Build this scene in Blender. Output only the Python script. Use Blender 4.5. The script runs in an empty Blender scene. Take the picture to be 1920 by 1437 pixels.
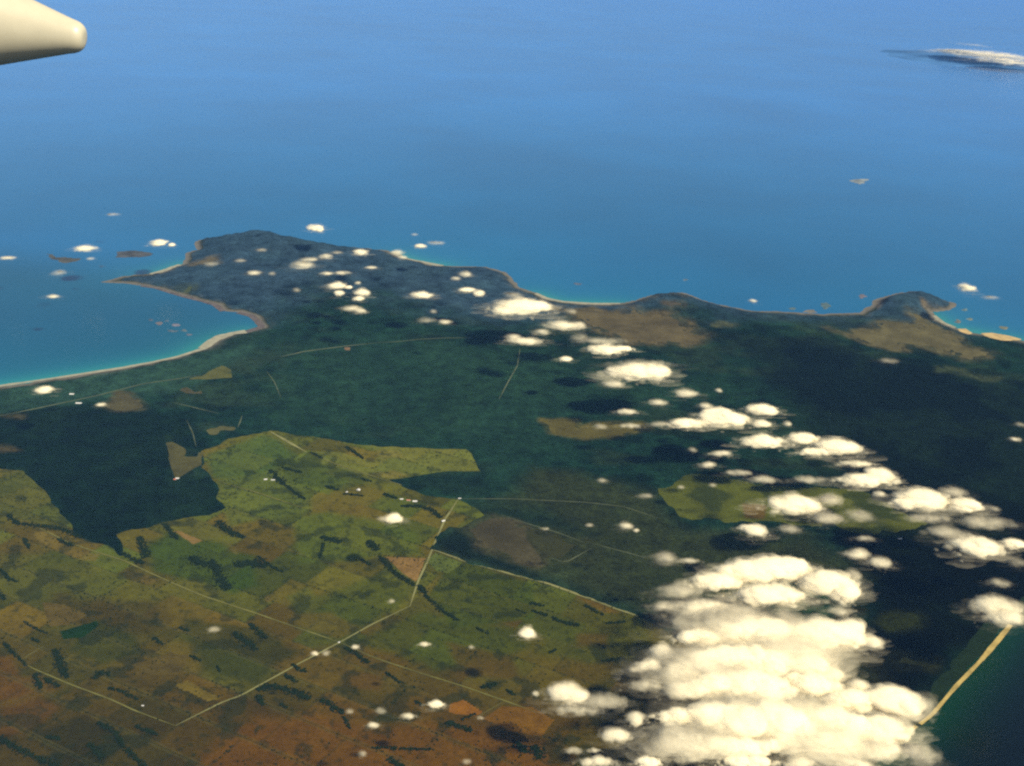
import bpy, math, random
import numpy as np
from mathutils import Vector, Matrix
R = math.radians
rng = np.random.default_rng(7)
scene = bpy.context.scene
COL = scene.collection

# ------------------------------------------------------------------ camera, sky, sun, exposure
ALT = 9000.0
FPX = 2059.0
PITCH = 21.7          # degrees below the horizontal
ROLL = 2.0            # the far side of the sea drops to the right
cam_d = bpy.data.cameras.new('camera')
cam_d.sensor_width = 36.0
cam_d.lens = 36.0 * FPX / 1920.0
cam_d.clip_start = 0.5
cam_d.clip_end = 900000.0
cam = bpy.data.objects.new('camera', cam_d)
COL.objects.link(cam)
cam_rot = Matrix.Rotation(R(90 - PITCH), 3, 'X') @ Matrix.Rotation(R(ROLL), 3, 'Z')
cam.location = (0, 0, ALT)
cam.rotation_euler = cam_rot.to_euler()
scene.camera = cam

SUN_EL, SUN_AZ = 50.0, 127.0          # azimuth clockwise from +Y: right and a little behind the aircraft
sd = Vector((math.sin(R(SUN_AZ)) * math.cos(R(SUN_EL)), math.cos(R(SUN_AZ)) * math.cos(R(SUN_EL)), math.sin(R(SUN_EL))))
sun_d = bpy.data.lights.new('sun', 'SUN')
sun_d.energy = 5.0
sun_d.angle = R(0.5)
sun_d.color = (1.0, 0.90, 0.68)
sun = bpy.data.objects.new('sun', sun_d)
sun.rotation_euler = sd.to_track_quat('Z', 'Y').to_euler()
COL.objects.link(sun)

world = bpy.data.worlds.new('World')
scene.world = world
world.use_nodes = True
wn = world.node_tree
sky = wn.nodes.new('ShaderNodeTexSky')
sky.sky_type = 'NISHITA'
sky.sun_disc = False
sky.sun_elevation = R(SUN_EL)
sky.sun_rotation = R(SUN_AZ)
sky.altitude = 100.0
wn.links.new(sky.outputs[0], wn.nodes['Background'].inputs[0])
wn.nodes['Background'].inputs[1].default_value = 0.09

scene.view_settings.view_transform = 'Standard'
scene.view_settings.look = 'None'
scene.view_settings.exposure = 0.2
scene.view_settings.gamma = 1.0
scene.cycles.transparent_max_bounces = 48
scene.cycles.volume_bounces = 1
scene.cycles.sample_clamp_indirect = 1.5
scene.cycles.max_bounces = 6
scene.cycles.diffuse_bounces = 3
scene.cycles.use_denoising = False
scene.cycles.filter_width = 2.3

# ------------------------------------------------------------------ helpers
CR = np.array(cam_rot)
def rays(px, py):
    d = np.stack([np.asarray(px, float) - 960, -(np.asarray(py, float) - 718.5), -FPX * np.ones_like(np.asarray(px, float))], -1)
    return d @ CR.T
def G(px, py, z=0.0):
    """Ground point (x, y) at height z under a point of the photograph."""
    d = rays(px, py)
    t = (z - ALT) / d[..., 2]
    return np.stack([d[..., 0] * t, d[..., 1] * t], -1)
def GP(poly, z=0.0):
    a = np.array(poly, float)
    return G(a[:, 0], a[:, 1], z)

def _h(ix, iy, iz, s):
    n = (ix.astype(np.int64) * 374761393 + iy.astype(np.int64) * 668265263 + iz.astype(np.int64) * 2147483647 + s * 974711) & 0x7fffffff
    n = ((n ^ (n >> 13)) * 1274126177) & 0x7fffffff
    n = (n ^ (n >> 16)) & 0xffff
    return n / 65535.0
def vnoise(x, y, s=0, z=None):
    x0 = np.floor(x); y0 = np.floor(y)
    fx = x - x0; fy = y - y0
    fx = fx * fx * (3 - 2 * fx); fy = fy * fy * (3 - 2 * fy)
    if z is None:
        zz = np.zeros_like(x0)
        a, b, c, d = _h(x0, y0, zz, s), _h(x0 + 1, y0, zz, s), _h(x0, y0 + 1, zz, s), _h(x0 + 1, y0 + 1, zz, s)
        return (a * (1 - fx) + b * fx) * (1 - fy) + (c * (1 - fx) + d * fx) * fy
    z0 = np.floor(z); fz = z - z0; fz = fz * fz * (3 - 2 * fz)
    r = 0
    for k, w in ((0, 1 - fz), (1, fz)):
        a, b, c, d = _h(x0, y0, z0 + k, s), _h(x0 + 1, y0, z0 + k, s), _h(x0, y0 + 1, z0 + k, s), _h(x0 + 1, y0 + 1, z0 + k, s)
        r = r + w * ((a * (1 - fx) + b * fx) * (1 - fy) + (c * (1 - fx) + d * fx) * fy)
    return r
def fbm(x, y, s=0, o=4, z=None):
    r = 0; a = .5; t = 0
    for k in range(o):
        f = 2.0 ** k
        r = r + a * vnoise(x * f + 13.7 * k, y * f + 7.1 * k, s + k, None if z is None else z * f); t += a; a *= .5
    return r / t
def seg_dist(P, A, B):
    ab = B - A
    t = np.clip(((P - A) @ ab) / max(ab @ ab, 1e-9), 0, 1)
    return np.hypot(P[:, 0] - A[0] - t * ab[0], P[:, 1] - A[1] - t * ab[1])
def line_dist(P, L):
    d = np.full(len(P), 1e9)
    for i in range(len(L) - 1):
        d = np.minimum(d, seg_dist(P, L[i], L[i + 1]))
    return d
def sdf(P, poly):
    """Signed distance in metres, positive inside the closed polygon."""
    n = len(poly)
    d = np.full(len(P), 1e9)
    ins = np.zeros(len(P), bool)
    for i in range(n):
        A = poly[i]; B = poly[(i + 1) % n]
        d = np.minimum(d, seg_dist(P, A, B))
        c = (A[1] > P[:, 1]) != (B[1] > P[:, 1])
        with np.errstate(divide='ignore', invalid='ignore'):
            xx = (B[0] - A[0]) * (P[:, 1] - A[1]) / (B[1] - A[1]) + A[0]
        ins ^= c & (P[:, 0] < xx)
    return np.where(ins, d, -d)
def sdf_near(P, poly, pad):
    out = np.full(len(P), -1e6)
    lo = poly.min(0) - pad; hi = poly.max(0) + pad
    m = (P[:, 0] > lo[0]) & (P[:, 0] < hi[0]) & (P[:, 1] > lo[1]) & (P[:, 1] < hi[1])
    if m.any():
        out[m] = sdf(P[m], poly)
    return out
def sstep(a, b, x):
    t = np.clip((x - a) / (b - a), 0, 1)
    return t * t * (3 - 2 * t)
def lin(c):
    """8 bit colour seen in sunlight -> base colour."""
    return np.array([((v / 255 + .055) / 1.055) ** 2.4 if v > 10 else v / 255 / 12.92 for v in c]) / 1.05 * np.array([.74, .84, .72])

def tag(o, label=None, cat=None, group=None, kind=None):
    if label: o['label'] = label
    if cat: o['category'] = cat
    if group: o['group'] = group
    if kind: o['kind'] = kind
    return o
def mesh_obj(name, V, F, mat, parent=None, smooth=True, loc=None):
    me = bpy.data.meshes.new(name)
    V = np.asarray(V, np.float64)
    if loc is not None:
        V = V - np.asarray(loc)
    F = np.asarray(F, np.int32)
    k = F.shape[1]
    me.vertices.add(len(V)); me.vertices.foreach_set('co', V.astype(np.float32).ravel())
    me.loops.add(F.size); me.loops.foreach_set('vertex_index', F.ravel())
    me.polygons.add(len(F))
    me.polygons.foreach_set('loop_start', np.arange(0, F.size, k, dtype=np.int32))
    me.polygons.foreach_set('loop_total', np.full(len(F), k, dtype=np.int32))
    me.polygons.foreach_set('use_smooth', np.full(len(F), smooth))
    me.update(calc_edges=True)
    me.materials.append(mat)
    o = bpy.data.objects.new(name, me)
    if loc is not None:
        o.location = loc
    if parent is not None:
        o.parent = parent
    COL.objects.link(o)
    return o
def set_attr(o, name, vals):
    vals = np.asarray(vals, np.float32)
    if vals.ndim == 1:
        a = o.data.attributes.new(name, 'FLOAT', 'POINT'); a.data.foreach_set('value', vals)
    else:
        a = o.data.attributes.new(name, 'FLOAT_COLOR', 'POINT')
        a.data.foreach_set('color', np.concatenate([vals, np.ones((len(vals), 1), np.float32)], 1).ravel())
def fan(r0, r1, nr, t0, t1, nt):
    """A terrain sheet in polar steps: even steps of the angle below the horizon."""
    e = np.linspace(math.atan(ALT / r0), math.atan(ALT / r1), nr)
    r = ALT / np.tan(e)
    th = np.radians(np.linspace(t0, t1, nt))
    rr, tt = np.meshgrid(r, th, indexing='ij')
    P = np.stack([rr.ravel() * np.sin(tt.ravel()), rr.ravel() * np.cos(tt.ravel())], -1)
    i = np.arange(nr * nt).reshape(nr, nt)
    F = np.stack([i[:-1, :-1].ravel(), i[:-1, 1:].ravel(), i[1:, 1:].ravel(), i[1:, :-1].ravel()], -1)[:, ::-1]
    return P, F
def keep(V, F, ok):
    """Drop the faces none of whose corners is ok, and the vertices they leave."""
    f = ok[F].any(1)
    F = F[f]
    used = np.zeros(len(V), bool); used[F.ravel()] = True
    idx = np.cumsum(used) - 1
    return V[used], idx[F], used

# ------------------------------------------------------------------ materials
def mat_new(name):
    m = bpy.data.materials.new(name); m.use_nodes = True
    nt = m.node_tree
    for n in list(nt.nodes):
        if n.type != 'OUTPUT_MATERIAL': nt.nodes.remove(n)
    return m, nt, nt.nodes['Material Output']
def N(nt, t, **kw):
    n = nt.nodes.new(t)
    for k, v in kw.items():
        if k.startswith('i_'): n.inputs[int(k[2:]) if k[2:].isdigit() else k[2:].replace('_', ' ')].default_value = v
        else: setattr(n, k, v)
    return n
def noise_mult(nt, col_out, scale, lo, hi, detail=6, coord=None):
    """colour x noise between lo and hi, noise cells in metres."""
    tc = N(nt, 'ShaderNodeTexCoord')
    nz = N(nt, 'ShaderNodeTexNoise', i_Scale=1.0 / scale, i_Detail=detail, i_Roughness=0.62)
    nt.links.new(tc.outputs['Object'], nz.inputs['Vector'])
    mr = N(nt, 'ShaderNodeMapRange'); mr.inputs[1].default_value = .32; mr.inputs[2].default_value = .68
    mr.inputs[3].default_value = lo; mr.inputs[4].default_value = hi
    nt.links.new(nz.outputs[0], mr.inputs[0])
    mx = N(nt, 'ShaderNodeVectorMath', operation='SCALE')
    nt.links.new(col_out, mx.inputs[0]); nt.links.new(mr.outputs[0], mx.inputs['Scale'])
    return mx.outputs[0]
def simple(name, col, rough=.9, scale=60., lo=.7, hi=1.3, attr=None, scale2=None, lo2=.8, hi2=1.2):
    m, nt, out = mat_new(name)
    b = N(nt, 'ShaderNodeBsdfPrincipled', i_Roughness=rough)
    b.inputs['Specular IOR Level'].default_value = .02
    if attr:
        a = N(nt, 'ShaderNodeAttribute', attribute_name=attr); c = a.outputs['Color']
    else:
        a = N(nt, 'ShaderNodeRGB'); a.outputs[0].default_value = (*col, 1); c = a.outputs[0]
    c = noise_mult(nt, c, scale, lo, hi)
    if scale2: c = noise_mult(nt, c, scale2, lo2, hi2, 4)
    nt.links.new(c, b.inputs['Base Color']); nt.links.new(b.outputs[0], out.inputs[0])
    return m

M_GROUND = simple('ground_cover', None, attr='Col', scale=260., lo=.85, hi=1.16, scale2=45.)
M_FOREST = simple('forest_canopy', None, attr='Col', scale=330., lo=.6, hi=1.45, scale2=55., lo2=.6, hi2=1.5)
M_CROWN = simple('tree_crown', lin((30, 40, 18)), scale=30., lo=.6, hi=1.4)
M_SAND = simple('beach_sand', lin((172, 158, 144)), scale=150., lo=.8, hi=1.15)
M_SANDY = simple('golden_sand', lin((200, 165, 105)), scale=180., lo=.65, hi=1.2)
M_DUNE = simple('dune_sand', lin((215, 175, 130)), scale=250., lo=.7, hi=1.15)
M_ROCK = simple('shore_rock', lin((112, 96, 98)), scale=150., lo=.6, hi=1.25)
M_WHITE = simple('white_wall', (.7, .68, .62), scale=8., lo=.85, hi=1.1)
M_TIN = simple('tin_roof', (.62, .6, .56), rough=.5, scale=8., lo=.8, hi=1.1)
M_RED = simple('red_roof', (.5, .16, .1), scale=8., lo=.8, hi=1.1)

def m_water():
    m, nt, out = mat_new('sea_water')
    b = N(nt, 'ShaderNodeBsdfPrincipled', i_Roughness=.22, i_IOR=1.33)
    a = N(nt, 'ShaderNodeAttribute', attribute_name='Col')
    c = noise_mult(nt, a.outputs['Color'], 9000., .9, 1.1, 3)
    nt.links.new(c, b.inputs['Base Color'])
    b.inputs['Specular IOR Level'].default_value = .5
    tc = N(nt, 'ShaderNodeTexCoord')
    nz = N(nt, 'ShaderNodeTexNoise', i_Scale=1 / 70., i_Detail=3)
    nt.links.new(tc.outputs['Object'], nz.inputs['Vector'])
    bp = N(nt, 'ShaderNodeBump', i_Strength=.25, i_Distance=2.0)
    nt.links.new(nz.outputs[0], bp.inputs['Height']); nt.links.new(bp.outputs[0], b.inputs['Normal'])
    nt.links.new(b.outputs[0], out.inputs[0])
    return m
M_WATER = m_water()

def m_cloud(name, gain, cell):
    """White vapour: light passes through it, and it thins out where the line of sight cuts little of it."""
    m, nt, out = mat_new(name)
    L = nt.links.new
    lw = N(nt, 'ShaderNodeLayerWeight', i_Blend=.5)
    inv = N(nt, 'ShaderNodeMath', operation='SUBTRACT'); inv.inputs[0].default_value = 1.0
    L(lw.outputs['Facing'], inv.inputs[1])
    tc = N(nt, 'ShaderNodeTexCoord')
    nz = N(nt, 'ShaderNodeTexNoise', i_Scale=1. / cell, i_Detail=4, i_Roughness=.55)
    L(tc.outputs['Object'], nz.inputs['Vector'])
    s = N(nt, 'ShaderNodeMath', operation='MULTIPLY_ADD')            # cos + 1.6*(noise-.5)
    s.inputs[1].default_value = 1.2
    L(nz.outputs[0], s.inputs[0]); L(inv.outputs[0], s.inputs[2])
    mr = N(nt, 'ShaderNodeMapRange', interpolation_type='SMOOTHSTEP')
    mr.inputs[1].default_value = .62; mr.inputs[2].default_value = 1.8
    mr.inputs[3].default_value = 0.0; mr.inputs[4].default_value = gain
    L(s.outputs[0], mr.inputs[0])
    at_ = N(nt, 'ShaderNodeAttribute', attribute_name='Dens')
    dm = N(nt, 'ShaderNodeMath', operation='MULTIPLY')
    L(mr.outputs[0], dm.inputs[0]); L(at_.outputs['Fac'], dm.inputs[1])
    geo = N(nt, 'ShaderNodeNewGeometry')
    fr = N(nt, 'ShaderNodeMath', operation='SUBTRACT'); fr.inputs[0].default_value = 1.0
    L(geo.outputs['Backfacing'], fr.inputs[1])
    al = N(nt, 'ShaderNodeMath', operation='MULTIPLY')
    L(dm.outputs[0], al.inputs[0]); L(fr.outputs[0], al.inputs[1])
    df = N(nt, 'ShaderNodeBsdfDiffuse'); df.inputs[0].default_value = (.80, .715, .50, 1)
    tr = N(nt, 'ShaderNodeBsdfTranslucent'); tr.inputs[0].default_value = (.22, .19, .15, 1)
    mx = N(nt, 'ShaderNodeAddShader')
    L(df.outputs[0], mx.inputs[0]); L(tr.outputs[0], mx.inputs[1])
    tp = N(nt, 'ShaderNodeBsdfTransparent')
    m2 = N(nt, 'ShaderNodeMixShader')
    L(al.outputs[0], m2.inputs[0]); L(tp.outputs[0], m2.inputs[1]); L(mx.outputs[0], m2.inputs[2])
    L(m2.outputs[0], out.inputs[0])
    return m
M_CLOUD = {1: m_cloud('dense_cloud', .62, 300.), 2: m_cloud('soft_cloud', .2, 300.), 3: m_cloud('thin_cloud', .07, 300.)}

# ------------------------------------------------------------------ land outline and heights
COAST = [(-900, 900), (-400, 780), (-200, 753), (0, 724), (111, 708), (223, 691), (279, 681), (334, 669), (385, 652), (404, 637), (426, 627), (460, 622), (493, 614),
 (485, 606), (471, 592), (446, 585), (418, 584), (404, 572), (384, 566), (348, 557), (320, 549), (292, 540), (265, 536), (223, 532), (189, 530), (212, 524),
 (228, 519), (284, 515), (312, 508), (340, 496), (349, 486), (345, 477), (368, 469), (365, 453), (384, 449), (418, 447), (445, 441), (473, 437), (520, 440),
 (541, 447), (591, 461), (653, 463), (697, 468), (731, 470), (753, 484), (786, 491), (814, 498), (870, 500), (915, 501), (950, 513), (959, 524), (975, 538),
 (1007, 552), (1023, 560), (1051, 566), (1107, 570), (1163, 570), (1191, 563), (1218, 555), (1274, 549), (1302, 557), (1330, 567), (1374, 577), (1413, 583),
 (1460, 584), (1511, 588), (1539, 590), (1581, 588), (1612, 587), (1631, 574), (1651, 559), (1692, 550), (1734, 553), (1762, 563), (1798, 571), (1781, 582),
 (1748, 584), (1756, 600), (1790, 615), (1823, 624), (1846, 626), (1887, 631), (1920, 639), (2100, 690), (2400, 760), (2400, 1000), (2100, 1040), (1960, 1120),
 (1890, 1178), (1840, 1238), (1790, 1290), (1750, 1338), (1700, 1378), (1650, 1420), (1600, 1480), (1560, 1560), (1480, 1900), (-1100, 1900)]
COASTG = GP(COAST)
HILLS = [(470, 452, 2200, 190), (560, 480, 1800, 120), (420, 500, 2500, 60), (640, 500, 2500, 80), (930, 520, 1500, 90), (1262, 563, 1500, 150), (1210, 566, 800, 70),
         (1715, 566, 1400, 190), (1670, 575, 800, 90), (1330, 585, 1500, 50), (1780, 575, 500, 50), (745, 500, 1500, 60)]
HG = [(G(x, y), s, h) for x, y, s, h in HILLS]
def warp(P, amp, cell, s):
    return P + amp * np.stack([fbm(P[:, 0] / cell, P[:, 1] / cell, s) - .5, fbm(P[:, 0] / cell, P[:, 1] / cell, s + 40) - .5], -1) * 2
def land_z(P):
    d = sdf(warp(warp(P, 120, 800, 3), 70 * 1.0, 260, 5), COASTG)
    z = np.clip(d * .03, -25, 5) + sstep(150, 1500, d) * (4 + (14 + 90 * sstep(20000, 27000, P[:, 1])) * fbm(P[:, 0] / 1500, P[:, 1] / 1500, 9, 5))
    hz = 0
    for c, s, h in HG:
        hz = hz + h * np.exp(-((P[:, 0] - c[0]) ** 2 + (P[:, 1] - c[1]) ** 2) / (s * s)) * (.45 + 1.1 * fbm(P[:, 0] / 500, P[:, 1] / 500, 21))
    return z + hz * sstep(0, 500, d), d
def land_top(xy, lift=0.0):
    P = np.atleast_2d(np.asarray(xy, float))
    return land_z(P)[0] + lift

FARM = [(-1100, 870), (0, 879), (50, 882), (81, 913), (117, 954), (134, 985), (139, 1005), (167, 1019), (200, 1024), (225, 1040), (219, 1020), (214, 1007), (245, 991),
 (279, 988), (304, 980), (343, 971), (390, 966), (415, 954), (404, 935), (409, 921), (396, 899), (376, 879), (382, 872), (373, 846), (412, 837), (430, 822), (468, 815),
 (505, 808), (550, 815), (636, 826), (675, 835), (717, 837), (837, 843), (878, 844), (906, 885), (842, 886), (781, 897), (731, 901), (759, 913), (795, 927),
 (859, 937), (884, 950), (915, 968), (898, 977), (864, 993), (842, 990), (826, 1002), (813, 1031), (828, 1035), (870, 1052), (954, 1076), (1024, 1094),
 (1107, 1124), (1163, 1145), (1213, 1162), (1290, 1210), (1400, 1300), (1450, 1437), (1450, 1900), (-1100, 1900)]
FARM2 = [(1277, 897), (1358, 891), (1365, 905), (1413, 911), (1460, 914), (1560, 918), (1650, 926), (1665, 945), (1748, 985), (1734, 1006), (1667, 1012), (1600, 1010), (1545, 985),
 (1480, 990), (1386, 985), (1330, 977), (1274, 975), (1260, 958), (1246, 936), (1227, 918)]
CLEAR = [  # heath and clearings: outline, colour, softness in metres
 ([(1046, 580), (1107, 583), (1150, 590), (1185, 584), (1199, 594), (1241, 598), (1283, 610), (1316, 638), (1274, 647), (1218, 641), (1177, 647), (1149, 633), (1096, 612)], (112, 98, 80), 260),
 ([(1015, 790), (1079, 789), (1079, 806), (1118, 795), (1207, 795), (1220, 807), (1190, 814), (1135, 822), (1079, 822), (1037, 814)], (108, 98, 58), 90),
 ([(1545, 619), (1578, 627), (1623, 624), (1656, 603), (1692, 608), (1731, 624), (1706, 600), (1701, 593), (1729, 596), (1748, 616), (1795, 633), (1804, 652), (1860, 666), (1818, 680), (1776, 666), (1734, 652), (1706, 649), (1690, 660), (1651, 655), (1617, 641)], (112, 102, 82), 180),
 ([(1782, 693), (1805, 697), (1834, 710), (1868, 713), (1840, 716), (1800, 706)], (70, 78, 62), 150),
 ([(340, 712), (376, 706), (412, 686), (434, 695), (437, 711), (390, 716)], (110, 108, 66), 70),
 ([(223, 739), (245, 742), (273, 760), (273, 767), (235, 771), (209, 770), (195, 762)], (94, 86, 66), 90),
 ([(329, 734), (351, 726), (365, 737), (379, 735), (381, 742), (348, 742)], (92, 84, 66), 60),
 ([(309, 832), (326, 829), (351, 843), (348, 857), (366, 857), (368, 846), (379, 851), (382, 874), (348, 893), (331, 904), (320, 879)], (98, 92, 62), 50),
 ([(384, 807), (415, 800), (446, 803), (443, 810), (418, 810), (412, 818), (393, 818)], (104, 100, 72), 50),
 ([(0, 779), (40, 781), (42, 788), (15, 784)], (90, 80, 55), 80), ([(-40, 838), (10, 838), (30, 847), (-30, 849)], (85, 75, 55), 80),
 ([(357, 496), (401, 493), (404, 502), (357, 505)], (120, 108, 100), 150), ([(335, 543), (360, 541), (356, 551), (330, 551)], (85, 92, 75), 180),
 ([(640, 654), (658, 654), (658, 662), (642, 661)], (140, 110, 100), 60),
 ([(875, 990), (930, 968), (990, 990), (1030, 1045), (1000, 1062), (950, 1047), (905, 1030)], (84, 76, 62), 120),
 ([(990, 1000), (1060, 1012), (1110, 1028), (1060, 1058), (1020, 1048)], (62, 62, 40), 200),
 ([(1240, 578), (1275, 581), (1272, 590), (1244, 587)], (98, 88, 84), 150), ([(1350, 612), (1372, 614), (1370, 618), (1345, 617)], (90, 92, 78), 120),
 ([(1218, 555), (1274, 549), (1300, 557), (1280, 565), (1255, 560), (1205, 566)], (88, 84, 84), 250),
 ([(1651, 558), (1692, 549), (1734, 552), (1730, 557), (1690, 556), (1655, 566), (1630, 580)], (115, 100, 100), 160),
 ([(1730, 575), (1748, 585), (1781, 580), (1775, 588), (1748, 590)], (125, 110, 105), 120),
 ([(1755, 690), (1775, 700), (1760, 702)], (60, 68, 50), 100), ([(1680, 1164), (1720, 1160), (1715, 1178), (1670, 1176)], (45, 50, 16), 150),
 ([(1600, 1150), (1620, 1146), (1590, 1170), (1560, 1176)], (40, 40, 15), 80), ([(1690, 1235), (1750, 1240), (1740, 1255), (1690, 1250)], (40, 42, 20), 120),
 ([(420, 700), (520, 660), (500, 690), (440, 700)], (48, 68, 58), 300),
]
FIELDS = [  # paddocks: outline, colour, edge softness
 ([(-900, 1300), (0, 1300), (200, 1330), (420, 1330), (560, 1290), (760, 1290), (1000, 1310), (1300, 1330), (1450, 1900), (-900, 1900)], (74, 46, 12), 900),  # broad brown ground, darkened in its colour to carry a lens vignette
 ([(-900, 1180), (0, 1180), (200, 1230), (420, 1300), (560, 1270), (500, 1900), (-900, 1900)], (58, 46, 16), 700),
 ([(380, 1437), (420, 1375), (560, 1335), (700, 1360), (900, 1370), (1040, 1400), (1040, 1600), (340, 1600)], (110, 66, 14), 320),
 ([(480, 1220), (630, 1210), (900, 1300), (860, 1320), (640, 1290), (520, 1260)], (92, 70, 26), 200),
 ([(0, 1380), (50, 1385), (110, 1330), (60, 1310), (0, 1330)], (100, 64, 24), 120),
 ([(0, 1290), (60, 1265), (120, 1290), (60, 1320), (0, 1330)], (98, 68, 26), 120), ([(-60, 1230), (20, 1235), (60, 1300), (-60, 1330)], (100, 62, 22), 120),
 ([(70, 1380), (140, 1345), (210, 1360), (230, 1400), (180, 1440), (100, 1437)], (40, 38, 16), 150),
 ([(675, 835), (717, 837), (837, 843), (878, 844), (906, 885), (842, 886), (781, 893), (731, 898), (660, 888), (600, 868), (590, 848), (640, 850), (700, 868), (715, 850)], (116, 110, 62), 60),
 ([(700, 845), (745, 846), (760, 858), (720, 862)], (126, 108, 66), 90), ([(690, 890), (740, 884), (770, 893), (730, 899)], (128, 106, 64), 60),
 ([(390, 850), (500, 815), (560, 855), (500, 900), (400, 900)], (76, 92, 54), 200),
 ([(410, 900), (520, 880), (580, 920), (580, 960), (430, 990), (415, 950)], (98, 100, 50), 160),
 ([(270, 1020), (330, 1000), (480, 1050), (490, 1100), (440, 1115), (290, 1070)], (54, 72, 24), 200),
 ([(560, 970), (620, 960), (780, 1000), (790, 1040), (720, 1045), (560, 1060)], (86, 92, 36), 200),
 ([(300, 975), (350, 967), (410, 990), (425, 1005), (380, 1015), (320, 995)], (100, 88, 44), 60),
 ([(427, 1022), (435, 1022), (447, 1042), (437, 1040)], (110, 92, 56), 25),
 ([(0, 885), (50, 885), (112, 955), (132, 1003), (80, 990), (0, 960)], (86, 82, 42), 80),
 ([(64, 999), (97, 999), (134, 1033), (189, 1041), (178, 1054), (156, 1053), (111, 1035), (72, 1016)], (122, 96, 56), 50),
 ([(0, 1040), (100, 1040), (240, 1090), (180, 1130), (0, 1120)], (88, 82, 36), 250),
 ([(232, 1068), (300, 1090), (270, 1100), (236, 1088)], (112, 86, 48), 80),
 ([(100, 1115), (300, 1130), (330, 1180), (200, 1190), (110, 1170)], (72, 56, 22), 250),
 ([(175, 1165), (250, 1190), (260, 1230), (190, 1250), (130, 1220)], (56, 58, 20), 150),
 ([(350, 1160), (480, 1180), (560, 1220), (480, 1290), (380, 1260), (340, 1200)], (46, 50, 18), 180),
 ([(560, 1130), (700, 1080), (765, 1120), (760, 1140), (640, 1200), (560, 1180)], (76, 78, 28), 180),
 ([(540, 1150), (620, 1150), (680, 1180), (637, 1200), (560, 1175)], (100, 78, 34), 100),
 ([(830, 1080), (872, 1058), (1000, 1097), (1000, 1160), (850, 1180), (800, 1120)], (64, 72, 22), 80),
 ([(780, 1150), (960, 1180), (1000, 1220), (820, 1260), (660, 1210)], (68, 72, 24), 200),
 ([(1000, 1100), (1200, 1160), (1260, 1260), (1020, 1230)], (76, 74, 28), 200),
 ([(1080, 1120), (1130, 1135), (1160, 1150), (1130, 1150)], (110, 78, 34), 60),
 ([(840, 1210), (960, 1230), (980, 1280), (860, 1270)], (88, 62, 24), 150), ([(1080, 1190), (1140, 1190), (1140, 1215), (1080, 1215)], (92, 66, 26), 120),
 ([(650, 1260), (720, 1265), (710, 1295), (640, 1290)], (98, 66, 24), 100),
 ([(495, 1120), (505, 1118), (509, 1130), (500, 1131)], (122, 96, 60), 15), ([(540, 1120), (575, 1100), (600, 1130), (560, 1150)], (96, 92, 40), 90),
 ([(520, 860), (600, 870), (700, 900), (640, 925), (540, 905)], (70, 76, 38), 160),
 ([(1245, 1130), (1290, 1180), (1260, 1240)], (60, 60, 28), 200), ([(1390, 945), (1440, 950), (1430, 975), (1395, 972)], (112, 74, 50), 60),
]
CLG = [(GP(p), lin(c) * np.array([.74, .68, .5]), s) for p, c, s in CLEAR]
FIG = [(GP(p), lin(c) * np.array([.86, .92, .5]), s) for p, c, s in FIELDS]
FARMG, FARM2G = GP(FARM), GP(FARM2)

def forest_open(P, d):
    """> 0 where the land is open (pasture, heath, beach) instead of wooded; metres from the wood's edge."""
    W = warp(P, 90, 420, 60)
    o = np.maximum(sdf_near(W, FARMG, 500), sdf_near(warp(P, 380, 900, 63), FARM2G, 900) - 500 * np.clip(fbm(P[:, 0] / 420., P[:, 1] / 420., 64, 4) - .5, 0, 1))
    for g, c, s in CLG:
        o = np.maximum(o, sdf_near(warp(P, s * 1.2, 500, 61), g, 600) - min(s, 200) * 3.2 * np.clip(fbm(P[:, 0] / 210., P[:, 1] / 210., 62, 3) - .47, 0, 1) * sstep(45, 130, s))
    return o

# ground sheet
P, F = fan(5500, 43000, 640, -42, 42, 980)
z, d = land_z(P)
ok = d > -450
V3 = np.column_stack([P, z])
V3, F2, used = keep(V3, F, ok)
Pu, du = P[used], d[used]
base = np.tile(lin((30, 42, 24)), (len(Pu), 1))
def blend(c, w):
    base[:] = base * (1 - w[:, None]) + c * w[:, None]
# pasture, with the grid of paddocks each a little different
sf = sdf_near(warp(Pu, 60, 300, 70), FARMG, 800)
wf = sstep(-40, 40, sf)
pad_dir = GP([(637, 1207), (190, 1040)]); v = pad_dir[1] - pad_dir[0]; ang = math.atan2(v[1], v[0])
cu, su = math.cos(ang), math.sin(ang)
u = (Pu[:, 0] * cu + Pu[:, 1] * su); w_ = (-Pu[:, 0] * su + Pu[:, 1] * cu)
row = np.floor(w_ / 620.); u2 = u + 900 * _h(row, row * 0, row * 0, 5)
cell = np.floor(u2 / 830.)
ti = _h(cell, row, cell * 0, 8); tj = _h(cell, row, cell * 0, 18)
north = np.clip((Pu[:, 1] - 9500) / 9000, 0, 1)[:, None]
pasture = .92 * (lin((82, 66, 12)) * (1 - north) + lin((96, 94, 30)) * north)
pasture = pasture * (.68 + .64 * ti[:, None]) * (np.array([1.3, .95, .8]) * tj[:, None] + np.array([.82, 1.05, 1.0]) * (1 - tj[:, None]))
brown = sstep(.5, .72, fbm(Pu[:, 0] / 1500, Pu[:, 1] / 1500, 31, 5))[:, None] * (1 - .75 * north)
pasture = pasture * (1 - brown * .6) + lin((96, 70, 20)) * brown * .6
blend(pasture, wf)
sf2 = sdf_near(warp(Pu, 380, 900, 63), FARM2G, 1200)
blend(lin((80, 80, 26)) * (.6 + .8 * fbm(Pu[:, 0] / 500, Pu[:, 1] / 900, 36, 5))[:, None], sstep(-60, 60, sf2) * (1 - .6 * sstep(.52, .62, fbm(Pu[:, 0] / 700, Pu[:, 1] / 700, 37, 5))))
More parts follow.
